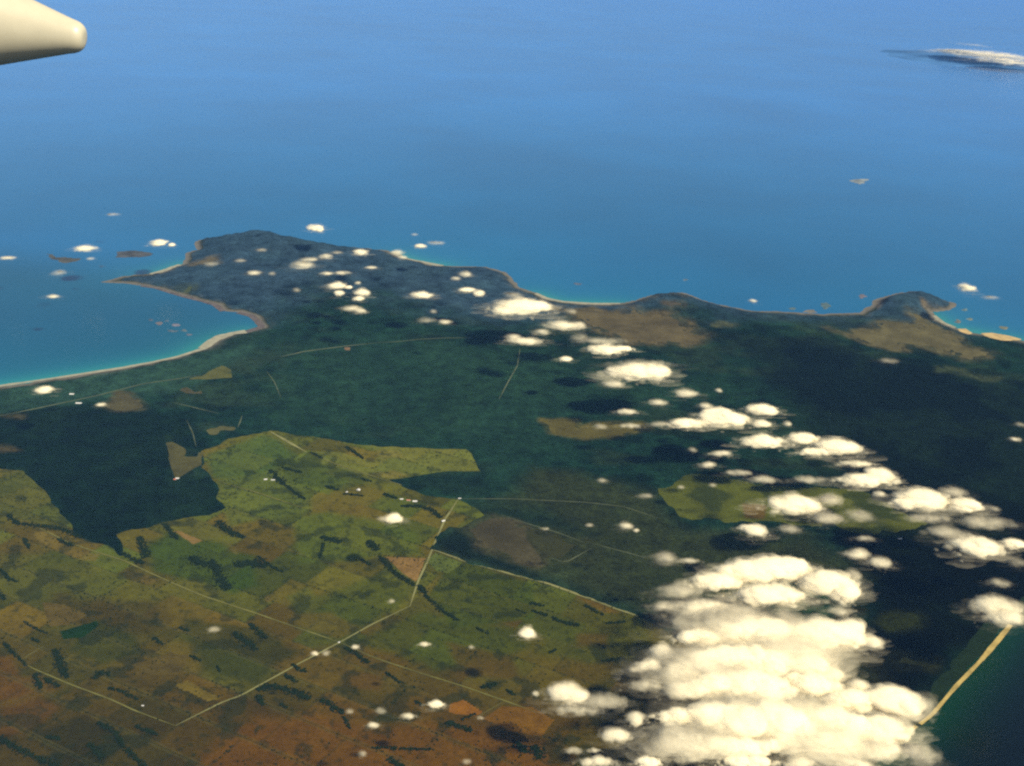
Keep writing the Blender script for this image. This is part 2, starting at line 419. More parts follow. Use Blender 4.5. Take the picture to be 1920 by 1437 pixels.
for g, c, s in FIG:
    s_ = sdf_near(warp(Pu, min(s * .6, 160), 380, 72), g, s * 1.5 + 60)
    blend(c * (.8 + .4 * fbm(Pu[:, 0] / 240, Pu[:, 1] / 240, 33))[:, None], sstep(-s / 2, s / 2, s_) * (.45 if s > 600 else .7))
for g, c, s in CLG:
    s_ = sdf_near(warp(Pu, s * 1.2, 500, 61), g, s * 2 + 100)
    blend(c * (.55 + .9 * fbm(Pu[:, 0] / 500, Pu[:, 1] / 500, 34, 5))[:, None], sstep(-s * .3, s * .2, s_))
fu = np.abs(u2 / 830. - np.round(u2 / 830.)) * 830.; fv = np.abs(w_ / 620. - np.round(w_ / 620.)) * 620.
fence = np.exp(-(np.minimum(fu, fv) / 14.) ** 2) * (_h(cell, row, cell * 0, 28) > .25)
blend(lin((44, 46, 20)), .45 * fence * wf)
fence2 = np.exp(-(np.abs(fv - 24) / 12.) ** 2) * (_h(row, row * 0, row * 0, 29) > .55)
blend(lin((104, 92, 50)), .3 * fence2 * wf)
# dark scrub dotted over the pasture, creek lines
scr = sstep(.63, .70, fbm(Pu[:, 0] / 330, Pu[:, 1] / 330, 90, 5)) * .75 + .6 * sstep(.66, .72, fbm(Pu[:, 0] / 90, Pu[:, 1] / 90, 91, 3))
blend(lin((34, 40, 18)), np.clip(scr, 0, 1) * wf * .8)
# bare shore rock and sand at the water's edge
blend(lin((128, 114, 108)), sstep(230, 60, du) * (1 - wf) * .9 * sstep(19000, 22000, Pu[:, 1]))
ground = mesh_obj('ground', V3, F2, M_GROUND)
set_attr(ground, 'Col', base)
tag(ground, 'coastal land with olive and brown paddocks and heath clearings', 'ground', kind='structure')

# forest: a low canopy sheet that dips under the ground where the land is open
fo = forest_open(P, d)
inset = d - 120 - 160 * fbm(P[:, 0] / 900, P[:, 1] / 900, 77)
edge = np.minimum(inset, -fo + 30)
zf = z + np.clip(edge * .25, -6, 8.0) + 3.0 * (fbm(P[:, 0] / 120, P[:, 1] / 120, 50, 3) - .5)
okf = edge > -40
VF, FF, usedf = keep(np.column_stack([P, zf]), F, okf)
Pf = P[usedf]
fc = np.tile(lin((28, 56, 44)), (len(Pf), 1))
m1 = fbm(Pf[:, 0] / 2600, Pf[:, 1] / 2600, 100, 5)[:, None]
fc = fc * (.36 + .5 * m1)
m2 = sstep(.5, .66, fbm(Pf[:, 0] / 1100, Pf[:, 1] / 700, 104, 5))[:, None]
fc = fc * (1 - .4 * m2) + lin((44, 50, 30)) * m2 * .4
m3 = sstep(.54, .64, fbm(Pf[:, 0] / 420, Pf[:, 1] / 420, 120, 4))[:, None]
fc = fc * (1 - .45 * m3)
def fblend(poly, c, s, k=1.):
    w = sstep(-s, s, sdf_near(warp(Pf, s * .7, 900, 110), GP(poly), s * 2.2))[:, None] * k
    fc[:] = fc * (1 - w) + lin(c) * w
fblend([(-900, 775), (0, 772), (130, 762), (290, 770), (350, 790), (380, 850), (310, 820), (330, 900), (400, 895), (425, 960), (300, 1000), (230, 1060), (120, 1010), (40, 880), (-900, 880)], (12, 27, 17), 250)
fblend([(500, 640), (900, 640), (1300, 720), (1100, 800), (900, 930), (870, 840), (640, 815), (500, 790)], (27, 48, 36), 1100)
fblend([(0, 730), (200, 700), (400, 660), (480, 640), (470, 680), (330, 735), (0, 775)], (40, 62, 50), 300)
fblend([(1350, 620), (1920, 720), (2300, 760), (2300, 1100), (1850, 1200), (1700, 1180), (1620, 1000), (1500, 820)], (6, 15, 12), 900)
fblend([(1560, 1000), (1920, 960), (2300, 1000), (1890, 1190), (1700, 1380), (1600, 1437), (1560, 1250), (1620, 1150)], (2, 5, 2), 500)  # near-black canopy: cloud shade and vignette painted into the colour
fblend([(1000, 880), (1240, 930), (1280, 1000), (1500, 1010), (1620, 1080), (1250, 1120), (1213, 1150), (1000, 1085), (830, 1030)], (42, 46, 24), 350)
fblend([(820, 1020), (850, 998), (890, 1010), (920, 1045), (980, 1065), (1000, 1085), (880, 1050)], (16, 26, 18), 80)
fblend([(870, 940), (1000, 950), (1100, 1000), (900, 965)], (20, 34, 24), 400)
fblend([(760, 905), (900, 890), (920, 935), (860, 935)], (18, 34, 26), 120)
fblend([(1450, 1180), (1650, 1230), (1700, 1330), (1600, 1330), (1500, 1250)], (26, 26, 12), 250)
fblend([(150, 400), (900, 400), (1900, 520), (2100, 640), (1700, 610), (1200, 590), (900, 600), (600, 540), (480, 600), (200, 540)], (50, 66, 88), 1500, .8)  # far land tinted blue-grey: distance haze put into the canopy colour
fd = fbm(Pf[:, 0] / 900, Pf[:, 1] / 1400, 160, 5)[:, None]; fc = fc + lin((30, 44, 22)) * sstep(.5, .68, fd) * .2
m4 = fbm(Pf[:, 0] / 800, Pf[:, 1] / 800, 130, 5)[:, None]
fc = fc * (.74 + .52 * m4)
for g, c, s_w in CLG:
    if s_w >= 80:
        wq = sstep(-s_w * 1.8, s_w * .2, sdf_near(warp(Pf, s_w * 1.2, 500, 61), g, s_w * 3))[:, None] * (.35 + .9 * sstep(.35, .65, fbm(Pf[:, 0] / 260, Pf[:, 1] / 260, 140, 4)))[:, None]
        wq = np.clip(wq, 0, 1); fc = fc * (1 - wq) + c * .85 * wq
wq = (sstep(420, 60, usedf_d := d[usedf]) * sstep(.4, .6, fbm(Pf[:, 0] / 300, Pf[:, 1] / 300, 150, 4)) * sstep(18000, 22000, Pf[:, 1]))[:, None] * .6
fc = fc * (1 - wq) + lin((96, 90, 88)) * wq
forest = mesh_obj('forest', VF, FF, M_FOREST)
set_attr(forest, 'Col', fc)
tag(forest, 'dark green unbroken forest and scrub covering the coastal plain', 'forest', kind='stuff')

# water
def uniq_lines():
    return [GP([(-900, 900), (-400, 780), (0, 724), (223, 691), (334, 669), (404, 637), (460, 622)]), GP([(284, 515), (340, 496)]), GP([(745, 478), (786, 491), (830, 498)]),
            GP([(1007, 552), (1051, 566), (1163, 570)]), GP([(1748, 590), (1790, 615), (1920, 639)])]
PW, FW = fan(4200, 420000, 560, -75, 75, 700)
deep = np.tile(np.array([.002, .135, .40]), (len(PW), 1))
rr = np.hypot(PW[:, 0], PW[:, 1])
bay = sdf(PW, GP([(-1400, 1000), (-900, 500), (0, 470), (250, 500), (500, 560), (560, 640), (400, 700), (0, 760)]))
wb = sstep(-4500, 2500, bay)[:, None]
deep = deep * (1 - wb) + np.array([.0003, .060, .12]) * wb
ws = sstep(85000, 30000, rr)[:, None] * (1 - wb)  # sea base gets paler far out, carrying distance haze in the colour
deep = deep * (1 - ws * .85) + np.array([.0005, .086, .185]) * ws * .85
nr = (rr < 60000)
dl = np.full(len(PW), 1e9)
dl[nr] = np.minimum.reduce([line_dist(PW[nr], l) for l in uniq_lines()])
sh = np.exp(-dl / 330.)[:, None]
deep = deep * (1 - sh) + np.array([.02, .20, .17]) * sh
sh2 = np.exp(-dl / 2200.)[:, None] * .22
deep = deep * (1 - sh2) + np.array([.004, .15, .15]) * sh2
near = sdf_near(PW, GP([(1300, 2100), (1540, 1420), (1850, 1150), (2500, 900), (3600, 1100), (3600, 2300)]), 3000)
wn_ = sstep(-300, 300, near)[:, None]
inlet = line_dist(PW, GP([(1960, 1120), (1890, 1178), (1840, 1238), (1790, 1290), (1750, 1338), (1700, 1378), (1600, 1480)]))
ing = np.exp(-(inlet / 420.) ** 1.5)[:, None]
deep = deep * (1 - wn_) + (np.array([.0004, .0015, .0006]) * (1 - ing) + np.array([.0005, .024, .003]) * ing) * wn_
st_ = fbm(PW[:, 0] / 9000 + PW[:, 1] / 16000, PW[:, 1] / 22000 - PW[:, 0] / 40000, 800, 5)[:, None]
deep = deep * (.86 + .28 * st_)
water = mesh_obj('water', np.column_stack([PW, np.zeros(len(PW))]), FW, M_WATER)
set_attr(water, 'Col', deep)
tag(water, 'open blue sea, turquoise along the beaches', 'sea', kind='structure')

# ------------------------------------------------------------------ ribbons: beaches and roads
def ribbon(name, line, width, mat, label, cat, lift=2.5, taper=True, wob=0.):
    L = GP(line)
    seg = np.hypot(*(L[1:] - L[:-1]).T); s = np.concatenate([[0], np.cumsum(seg)])
    n = max(4, int(s[-1] / 45))
    q = np.linspace(0, s[-1], n)
    X = np.interp(q, s, L[:, 0]); Y = np.interp(q, s, L[:, 1])
    if len(L) > 2:
        k = np.ones(5) / 5
        Xp = np.pad(X, 2, mode='edge'); Yp = np.pad(Y, 2, mode='edge')
        X2 = np.convolve(Xp, k, 'valid'); Y2 = np.convolve(Yp, k, 'valid')
        X2[0], Y2[0], X2[-1], Y2[-1] = X[0], Y[0], X[-1], Y[-1]; X, Y = X2, Y2
    tx = np.gradient(X); ty = np.gradient(Y); l = np.hypot(tx, ty) + 1e-9
    nx, ny = -ty / l, tx / l
    wd = width / 2 * (1 + wob * 2 * (fbm(q / 400., q * 0 + 3.3, 200) - .5)) if wob else np.full(n, width / 2)
    if taper and name == 'road': wd = wd * (.25 + .75 * np.clip(np.minimum(q, s[-1] - q) / 500., 0, 1))
    wv = wd * (1 + (.5 * (fbm(q / 150., q * 0 + 9, 201) - .5)))
    A = np.stack([X + nx * wd, Y + ny * wd], -1); B = np.stack([X - nx * wv, Y - ny * wv], -1)
    Z = np.maximum(land_top(np.stack([X, Y], -1), lift), lift)
    V = np.concatenate([np.column_stack([A, Z]), np.column_stack([B, Z])])
    i = np.arange(n - 1)
    F = np.stack([i, i + n, i + n + 1, i + 1], -1)
    o = mesh_obj(name, V, F, mat)
    return tag(o, label, cat, kind='structure')
M_ROADN = simple('gravel_road', lin((140, 130, 88)), scale=300., lo=.75, hi=1.2)
M_ROADF = simple('forest_track', lin((104, 104, 82)), scale=300., lo=.6, hi=1.3)
M_ROADS = simple('faint_track', lin((122, 112, 62)), scale=300., lo=.55, hi=1.25)
beaches = [
 ([(-400, 780), (-200, 753), (0, 724), (111, 708), (223, 691), (279, 681), (334, 669), (385, 653)], 110, M_SAND, 'long pale curving beach along the bay at the left'),
 ([(383, 654), (400, 642), (414, 633), (440, 626), (462, 623)], 330, M_SAND, 'wide cream sand spit at the bend of the bay'),
 ([(460, 623), (493, 614), (487, 606), (471, 592), (446, 586)], 190, M_ROCK, 'pinkish rocky shore at the inner corner of the bay'),
 ([(418, 584), (404, 572), (384, 566), (348, 557), (320, 549), (292, 540), (265, 536)], 150, M_ROCK, 'mauve rocky shore along the south side of the headland'),
 ([(284, 515), (312, 508), (340, 497)], 260, M_SAND, 'small pale beach north of the pointed headland'),
 ([(738, 472), (752, 484), (786, 491), (830, 499)], 200, M_SAND, 'narrow pale beach on the far north coast'),
 ([(1003, 551), (1023, 560), (1051, 566), (1107, 570), (1163, 570)], 170, M_SAND, 'thin white beach in the shallow bay on the far coast'),
 ([(1750, 592), (1765, 605), (1790, 615)], 160, M_SAND, 'short pale beach behind the right-hand headland'),
 ([(1895, 1172), (1862, 1212), (1840, 1238)], 66, M_SANDY, 'golden beach strip beside the dark green inlet, below a cloud'),
 ([(1840, 1238), (1790, 1290), (1750, 1338), (1725, 1358)], 50, M_SANDY, 'thin golden beach dividing black woodland from dark green water'),
 ([(1718, 1362), (1692, 1380)], 50, M_SANDY, 'last bit of golden beach running under the cloud bank'),
]
for l, w, m, lab in beaches:
    ribbon('beach', l, w, m, lab, 'beach', lift=2.0, wob=.5)
roads = [
 ([(859, 938), (835, 975), (828, 990), (811, 1031), (799, 1060), (783, 1094), (769, 1139)], 42, M_ROADN, 'pale straight road running past the orange triangular paddock'),
 ([(769, 1139), (700, 1172), (637, 1207), (560, 1247), (510, 1275), (450, 1308), (420, 1318), (330, 1363)], 30, M_ROADN, 'pale road slanting down-left across the brown farmland'),
 ([(813, 1033), (870, 1053), (954, 1077), (1024, 1095), (1107, 1125), (1163, 1146), (1213, 1163)], 62, M_ROADN, 'broad pale road along the edge of the woodland'),
 ([(60, 985), (130, 1020), (190, 1040), (230, 1052), (300, 1085), (380, 1120), (480, 1152), (560, 1180), (637, 1207)], 30, M_ROADS, 'straight road crossing the olive paddocks to the crossroads'),
 ([(637, 1207), (700, 1235), (790, 1265), (870, 1290), (950, 1318), (1010, 1340)], 24, M_ROADS, 'fainter road leading right from the crossroads'),
 ([(945, 1318), (920, 1332), (897, 1346)], 16, M_ROADS, 'short lane beside the bright orange paddocks'),
 ([(40, 1243), (60, 1255), (130, 1285), (210, 1315), (250, 1334), (330, 1364)], 26, M_ROADS, 'olive lane between tree belts at the lower left'),
 ([(40, 1240), (62, 1226), (82, 1214)], 16, M_ROADN, 'short pale lane joining the lower left lane'),
 ([(505, 810), (530, 824), (575, 850)], 75, M_ROADN, 'wide pale strip of road entering the northern paddocks'),
 ([(575, 850), (640, 876), (735, 906), (800, 925), (859, 938)], 26, M_ROADS, 'faint track through the northern paddocks'),
 ([(410, 905), (480, 925), (570, 955)], 26, M_ROADS, 'faint track from the dark forest across green pasture'),
 ([(859, 938), (960, 938), (1100, 945), (1170, 953), (1235, 974)], 28, M_ROADF, 'straight forest track heading right from the road end'),
 ([(525, 673), (570, 662), (620, 656), (680, 650), (700, 648)], 75, M_ROADF, 'broad grey cutting through the forest behind the bay'),
 ([(700, 648), (800, 641), (900, 638)], 45, M_ROADF, 'faint far continuation of the forest cutting'),
 ([(975, 658), (970, 690), (955, 715), (935, 752)], 38, M_ROADF, 'winding pale track coming down through the forest'),
 ([(0, 782), (60, 770), (145, 752), (190, 742), (270, 722), (330, 713), (376, 706)], 55, M_ROADF, 'coast road running behind the long beach'),
 ([(325, 682), (330, 700), (334, 713)], 65, M_SAND, 'short sandy track up from the beach'),
 ([(325, 757), (370, 768), (410, 778)], 40, M_ROADF, 'short straight cutting north of the dark forest block'),
 ([(350, 790), (362, 815), (368, 840)], 28, M_ROADF, 'thin track into the brown wedge-shaped clearing'),
 ([(500, 700), (515, 720), (527, 748)], 26, M_ROADF, 'thin track in the forest behind the bay'),
 ([(454, 782), (450, 795), (446, 803)], 60, M_ROADF, 'short curved track at the small tan clearing'),
 ([(940, 968), (990, 985), (1050, 1003), (1100, 1022)], 26, M_ROADF, 'track along the far side of the burnt woodland'),
 ([(1110, 1030), (1060, 1058), (1030, 1048)], 34, M_ROADF, 'bent pale track below the burnt woodland'),
 ([(1110, 1022), (1180, 1040), (1230, 1055)], 30, M_ROADF, 'track fading out beneath a thin cloud'),
]
for l, w, m, lab in roads:
    fp = l[0][1] < 1000 or m is M_ROADF
    ribbon('road', l, w * (.6 if m is M_ROADF else .8), m, lab, 'road', lift=(11.0 if m is M_ROADF else 4.5), wob=.15)

def sheet(name, poly, mat, label, cat, lift, res=60.):
    g = GP(poly)
    lo, hi = g.min(0), g.max(0)
    nx = max(12, int((hi[0] - lo[0]) / res)); ny = max(12, int((hi[1] - lo[1]) / res))
    nx, ny = min(nx, 160), min(ny, 160)
    X, Y = np.meshgrid(np.linspace(lo[0] - 30, hi[0] + 30, nx), np.linspace(lo[1] - 30, hi[1] + 30, ny), indexing='ij')
    Q = np.stack([X.ravel(), Y.ravel()], -1)
    dd = sdf(warp(Q, 14, 120, 15), g)
    zz, _ = land_z(Q)
    zq = zz + np.clip(dd * .4, -4, lift)
    i = np.arange(nx * ny).reshape(nx, ny)
    F = np.stack([i[:-1, :-1].ravel(), i[1:, :-1].ravel(), i[1:, 1:].ravel(), i[:-1, 1:].ravel()], -1)
    V, F, _u = keep(np.column_stack([Q, zq]), F, dd > -10)
    return tag(mesh_obj(name, V, F, mat), label, cat, kind='structure')
def fm(c): return simple('field_soil', lin(c) * np.array([.78, 1.1, .9]), scale=220., lo=.75, hi=1.22, scale2=40.)
fields = [
 ([(722, 1046), (799, 1049), (781, 1094), (754, 1077)], (168, 106, 66), 'bright orange triangular paddock beside the straight pale road'),
 ([(816, 1038), (870, 1057), (840, 1076), (817, 1073), (801, 1054)], (112, 100, 48), 'tan triangular paddock across the road from the orange one'),
 ([(325, 998), (334, 996), (383, 1016), (362, 1023)], (166, 108, 66), 'narrow orange ploughed strip below the dark forest'),
 ([(845, 1321), (870, 1314), (909, 1338), (892, 1346), (842, 1339)], (166, 88, 26), 'small vivid orange paddock at the end of the lane'),
 ([(940, 1327), (1000, 1330), (1040, 1352), (1015, 1385), (960, 1375), (905, 1350)], (142, 80, 20), 'large orange paddock at the bottom beside the clouds'),
 ([(326, 1288), (351, 1278), (418, 1312), (390, 1318)], (134, 92, 32), 'ochre paddock touching the slanting road at the lower left'),
 ([(78, 1132), (120, 1135), (165, 1155), (125, 1176), (92, 1176)], (118, 80, 36), 'brown paddock with a pointed right end at the left'),
 ([(245, 1249), (320, 1226), (359, 1232), (334, 1268), (279, 1268)], (112, 76, 32), 'reddish brown paddock in the middle of the lower left farmland'),
 ([(111, 1187), (184, 1165), (189, 1173), (156, 1198), (118, 1200)], (34, 52, 18), 'dark green crop paddock below the brown pointed paddock'),
]
for p, c, lab in fields:
    sheet('field', p, fm(tuple(v * .87 for v in c)), lab, 'field', 1.6, 30.)
sheet('beach', [(1795, 617), (1812, 616), (1824, 626), (1815, 628), (1800, 623)], M_DUNE, 'small patch of orange dune sand on the right coast', 'dune', 12., 40.)
sheet('beach', [(1838, 625), (1860, 624), (1890, 629), (1918, 637), (1880, 641), (1858, 636)], M_DUNE, 'long patch of orange dune sand at the right edge', 'dune', 12., 40.)

# ------------------------------------------------------------------ islands and reefs
def island(poly, h, col, label, name='island', seed=0, res=40., cat='island'):
    g = GP(poly); c = g.mean(0)
    lo, hi = g.min(0), g.max(0); ex = hi - lo
    nx = int(np.clip(ex[0] * 1.4 / res, 20, 140)); ny = int(np.clip(ex[1] * 1.4 / res, 20, 140))
    X, Y = np.meshgrid(np.linspace(lo[0] - ex[0] * .1, hi[0] + ex[0] * .1, nx), np.linspace(lo[1] - ex[1] * .1, hi[1] + ex[1] * .1, ny), indexing='ij')
    Q = np.stack([X.ravel(), Y.ravel()], -1)
    sc = max(min(ex) * .5, 60)
    dd = sdf(warp(Q, sc * .5, sc * .8, 300 + seed), g)
    t = dd / (min(ex) * .45)
    zq = np.where(t > 0, h * np.clip(t, 0, 1) ** .7 * (.5 + fbm(Q[:, 0] / sc, Q[:, 1] / sc, 310 + seed)), np.maximum(t * h, -12)) - .4
    i = np.arange(nx * ny).reshape(nx, ny)
    F = np.stack([i[:-1, :-1].ravel(), i[1:, :-1].ravel(), i[1:, 1:].ravel(), i[:-1, 1:].ravel()], -1)
    V, F, _u = keep(np.column_stack([Q, zq]), F, t > -.3)
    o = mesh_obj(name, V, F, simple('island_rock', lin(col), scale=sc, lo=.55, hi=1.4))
    return tag(o, label, cat, kind='structure')
def blob(x, y, w, h, n=9):
    return [(x + w / 2 * math.cos(a) * (.8 + .3 * math.sin(3 * a + x)), y + h / 2 * math.sin(a) * (.85 + .2 * math.cos(2 * a + y))) for a in np.linspace(0, 2 * math.pi, n, endpoint=False)]
island([(83, 475), (92, 477), (100, 483), (150, 484), (148, 489), (128, 494), (103, 492), (90, 484)], 30, (92, 86, 84), 'low brown island with a thin western tail off the headland')
island([(217, 472), (251, 470), (284, 476), (267, 482), (240, 483), (220, 482)], 35, (88, 84, 90), 'low oval island between two small clouds and the headland', seed=2)
for k, (x, y, w, h, c, lab) in enumerate([
 (283, 600, 12, 5, (90, 100, 125), 'faint outermost reef in the bay'), (299, 607, 16, 7, (120, 108, 118), 'brownish reef in the bay, second from its outer end'),
 (328, 610, 22, 7, (132, 122, 142), 'brightest mauve reef in the middle of the bay'), (322, 621, 24, 5, (96, 104, 122), 'long thin reef just below the brightest one'),
 (345, 620, 14, 5, (104, 112, 124), 'small grey reef at the right of the bay reefs'), (354, 628, 14, 6, (108, 108, 128), 'last reef of the bay, nearest the beach'),
 (313, 602, 10, 4, (100, 108, 130), 'tiny reef above the bay reefs'), (190, 500, 16, 4, (70, 100, 140), 'faint reef in front of the oval island'),
 (1083, 533, 20, 6, (100, 105, 130), 'small low reef off the shallow far bay'), (1285, 525, 14, 4, (100, 115, 140), 'tiny reef beyond the hilly far headland'),
 (1617, 556, 17, 8, (120, 108, 122), 'small mauve islet left of the right-hand headland'), (1809, 581, 15, 6, (110, 125, 135), 'small rock just off the tip of the right-hand headland'),
 (1819, 599, 15, 6, (125, 130, 128), 'small rock off the dune coast at the right'), (1797, 603, 14, 12, (120, 112, 112), 'rocky islet touching the right-hand dune coast'),
 (1881, 615, 22, 8, (125, 120, 108), 'rocky shoal above the long orange dune patch'), (1520, 584, 26, 9, (128, 116, 112), 'knobbly rock on the shore left of the right-hand headland'),
 (1548, 574, 22, 14, (92, 108, 120), 'hazy rock standing just off the right coast'), (1485, 579, 16, 6, (96, 110, 120), 'faint reef off the straight far coast'),
 (1612, 341, 40, 12, (140, 140, 150), 'long pale islet far out in the open sea')]):
    island(blob(x, y, w, h), 10 if k != 18 else 60, c, lab, 'island' if k in (10, 13, 15, 16, 18) else 'reef', seed=10 + k, res=25., cat='islet' if k in (10, 13, 15, 16, 18) else 'reef')
island([(1648, 95), (1700, 90), (1760, 96), (1850, 106), (1960, 120), (2050, 140), (1960, 139), (1860, 128), (1760, 122), (1690, 110), (1655, 103)], 140, (84, 122, 180),  # blue distance haze is mixed into the island's base colour
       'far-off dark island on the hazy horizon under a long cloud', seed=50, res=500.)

# ------------------------------------------------------------------ tree stands
def ico(sub):
    import bmesh
    bm = bmesh.new(); bmesh.ops.create_icosphere(bm, subdivisions=sub, radius=1.0)
    V = np.array([v.co[:] for v in bm.verts]); F = np.array([[v.index for v in f.verts] for f in bm.faces]); bm.free()
    return V, F
ICO1, ICO2, ICO3 = ico(1), ico(2), ico(3)
def stand(line, width, label):
    L = GP(line)
    if len(L) == 1: L = np.array([L[0] - [width / 4, 0], L[0] + [width / 4, 0]])
    root = bpy.data.objects.new('tree_stand', None)
    c = L.mean(0); zc = float(land_top(c)[0])
    root.location = (c[0], c[1], zc); COL.objects.link(root)
    tag(root, label, 'tree stand', 'stands of trees among the paddocks')
    seg = np.hypot(*(L[1:] - L[:-1]).T); s = np.concatenate([[0], np.cumsum(seg)])
    area = s[-1] * width + width * width * .7
    n = int(np.clip(area / 210, 12, 520))
    q = rng.uniform(-width * .3, s[-1] + width * .3, n)
    qc = np.clip(q, 0, s[-1])
    X = np.interp(qc, s, L[:, 0]); Y = np.interp(qc, s, L[:, 1])
    j = np.clip(np.searchsorted(s, qc) - 1, 0, len(seg) - 1)
    T = (L[j + 1] - L[j]) / seg[j][:, None]
    wloc = width * (.45 + 1.1 * fbm(q / (width * 1.2), q * 0 + c[0] % 97, 400, 3))
    off = rng.normal(0, .36, n) * wloc * (.55 + .45 * np.clip(np.minimum(q + width * .3, s[-1] + width * .3 - q) / (width * 1.5), 0, 1))
    X = X + T[:, 0] * (q - qc) - T[:, 1] * off; Y = Y + T[:, 1] * (q - qc) + T[:, 0] * off
    Z = land_top(np.stack([X, Y], -1))
    rad = rng.uniform(8, 15, n); hh = rng.uniform(10, 19, n)
    V0, F0 = ICO1
    nv = len(V0)
    V = V0[None] * np.stack([rad, rad, hh * .5], -1)[:, None, :]
    V = V * (1 + .5 * (rng.random((n, nv, 1)) - .5))
    V = V + np.stack([X, Y, Z + hh * .62], -1)[:, None, :]
    F = (F0[None] + (np.arange(n) * nv)[:, None, None]).reshape(-1, 3)
    mesh_obj('crown', V.reshape(-1, 3) - np.array([c[0], c[1], zc]), F, M_CROWN, parent=root, smooth=False)
